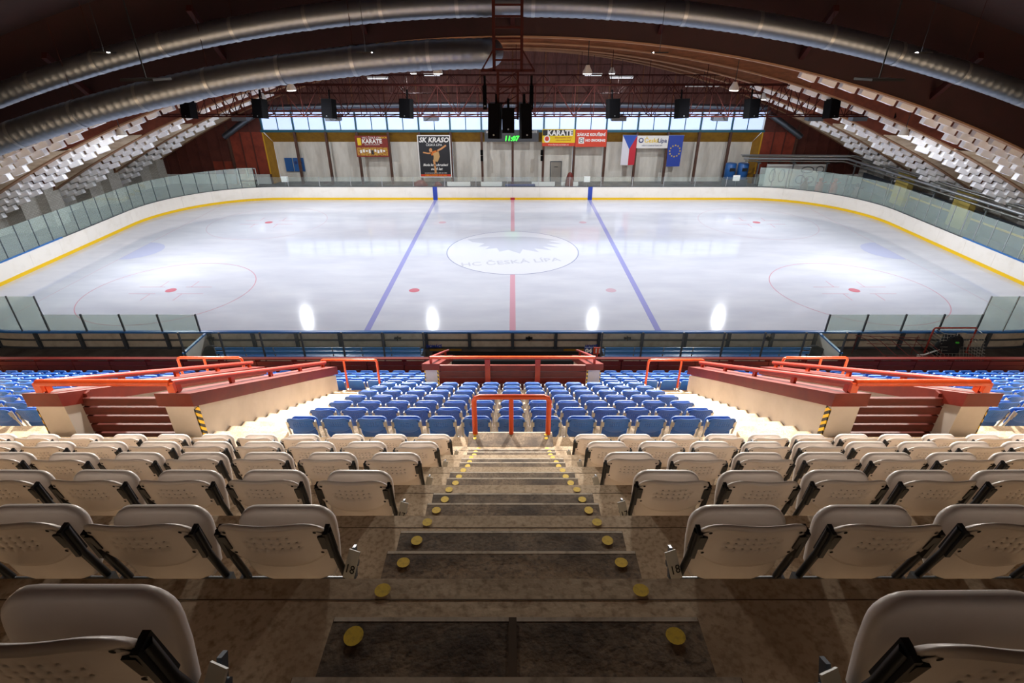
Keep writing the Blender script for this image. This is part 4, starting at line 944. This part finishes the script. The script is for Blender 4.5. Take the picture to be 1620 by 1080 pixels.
for k in range(15):
    x = -w2 + 2 * w2 * k / 14; xb = x * 1.05; mb.bar((x, -.12, 1.17), (xb, -.72 + .3 * abs(k - 7) / 7, .05), .007)
for k in range(1, 9):
    f_ = k / 9; z = 1.17 - 1.12 * f_; y = -.12 - .52 * f_; mb.bar((-w2 * (1 + .05 * f_), y, z), (w2 * (1 + .05 * f_), y, z), .007)
    for s in (-1, 1): mb.bar((s * w2, .33, z), (s * w2 * (1 + .05 * f_), y, z), .007)
mb.build('net', 'net', g)
b_ = thing('equipment_bag', 'rounded black bag with a green mark slumped against the goal', 'bag', (18.55, -15.45, GZ))
bm = bmesh.new(); bmesh.ops.create_icosphere(bm, subdivisions=4, radius=1)
for v in bm.verts:
    c = v.co; k = 1 + .07 * math.sin(6 * c.x + 2) * math.sin(5 * c.z) + .04 * math.sin(11 * c.y)
    v.co = Vector((c.x * .5 * k + .1 * c.z, c.y * .36 * k, max(0, .55 + c.z * .58 * k)))
for f in bm.faces: f.smooth = True
me = bpy.data.meshes.new('bag_body'); bm.to_mesh(me); bm.free(); me.materials.append(M['black_cloth']); put('bag_body', me, b_)
MB().tube([(-.3, -.05, .75), (-.5, -.1, .7), (-.62, -.12, .5)], [.17, .14, .1], 12).build('side_flap', 'black_cloth', b_)
MB().box(-.05, .07, -.36, -.3, .9, .95).build('green_mark', 'green', b_); MB().tube([(-.15, -.2, 1.1), (0, -.25, 1.2), (.15, -.2, 1.1)], .02, 6).build('strap', 'black_cloth', b_)
o = thing('hockey_stick', 'white stick leaning beside the black bag', 'stick', (17.75, -15.6, GZ)); MB().bar((-.25, 0, .22), (.35, 0, .5), .035, .05).build('shaft', 'white', o); MB().bar((-.25, 0, .22), (-.5, .0, .2), .03, .09).build('blade', 'white', o)
rk = thing('tube_rack', 'pile of thin red tubular frames by the near right boards', 'rack', (16.2, -15.6, GZ))
for k in range(6):
    x = -1.4 + .5 * k
    MB().tube([(x, .5, .9 - .03 * k), (x + .25, .2, .85), (x + .9, -.7, .3), (x + 1.0, -.8, 0)], .013, 6).build('tube_frame', 'tube_faded', rk)
MB().tube([(-1.5, .5, .9), (1.3, .5, .8)], .013, 6).build('cross_tube', 'tube_faded', rk); MB().tube([(-1.2, .1, .72), (1.7, .1, .66)], .013, 6).build('cross_tube', 'tube_faded', rk); MB().tube([(-.8, -.4, .45), (2.1, -.4, .42)], .013, 6).build('cross_tube', 'tube_faded', rk)
for x in (-1.4, 1.2): MB().tube([(x, .5, 0), (x, .5, .9)], .013, 6).build('leg', 'tube_faded', rk)
for s, nm in ((-1, 'left'), (1, 'right')):
    lump('kit_bag', 'black kit bag at the outer end of the %s players bench' % nm, 'bag', s * 12.7, -15.7, GZ, .8, .75, 'black_cloth')
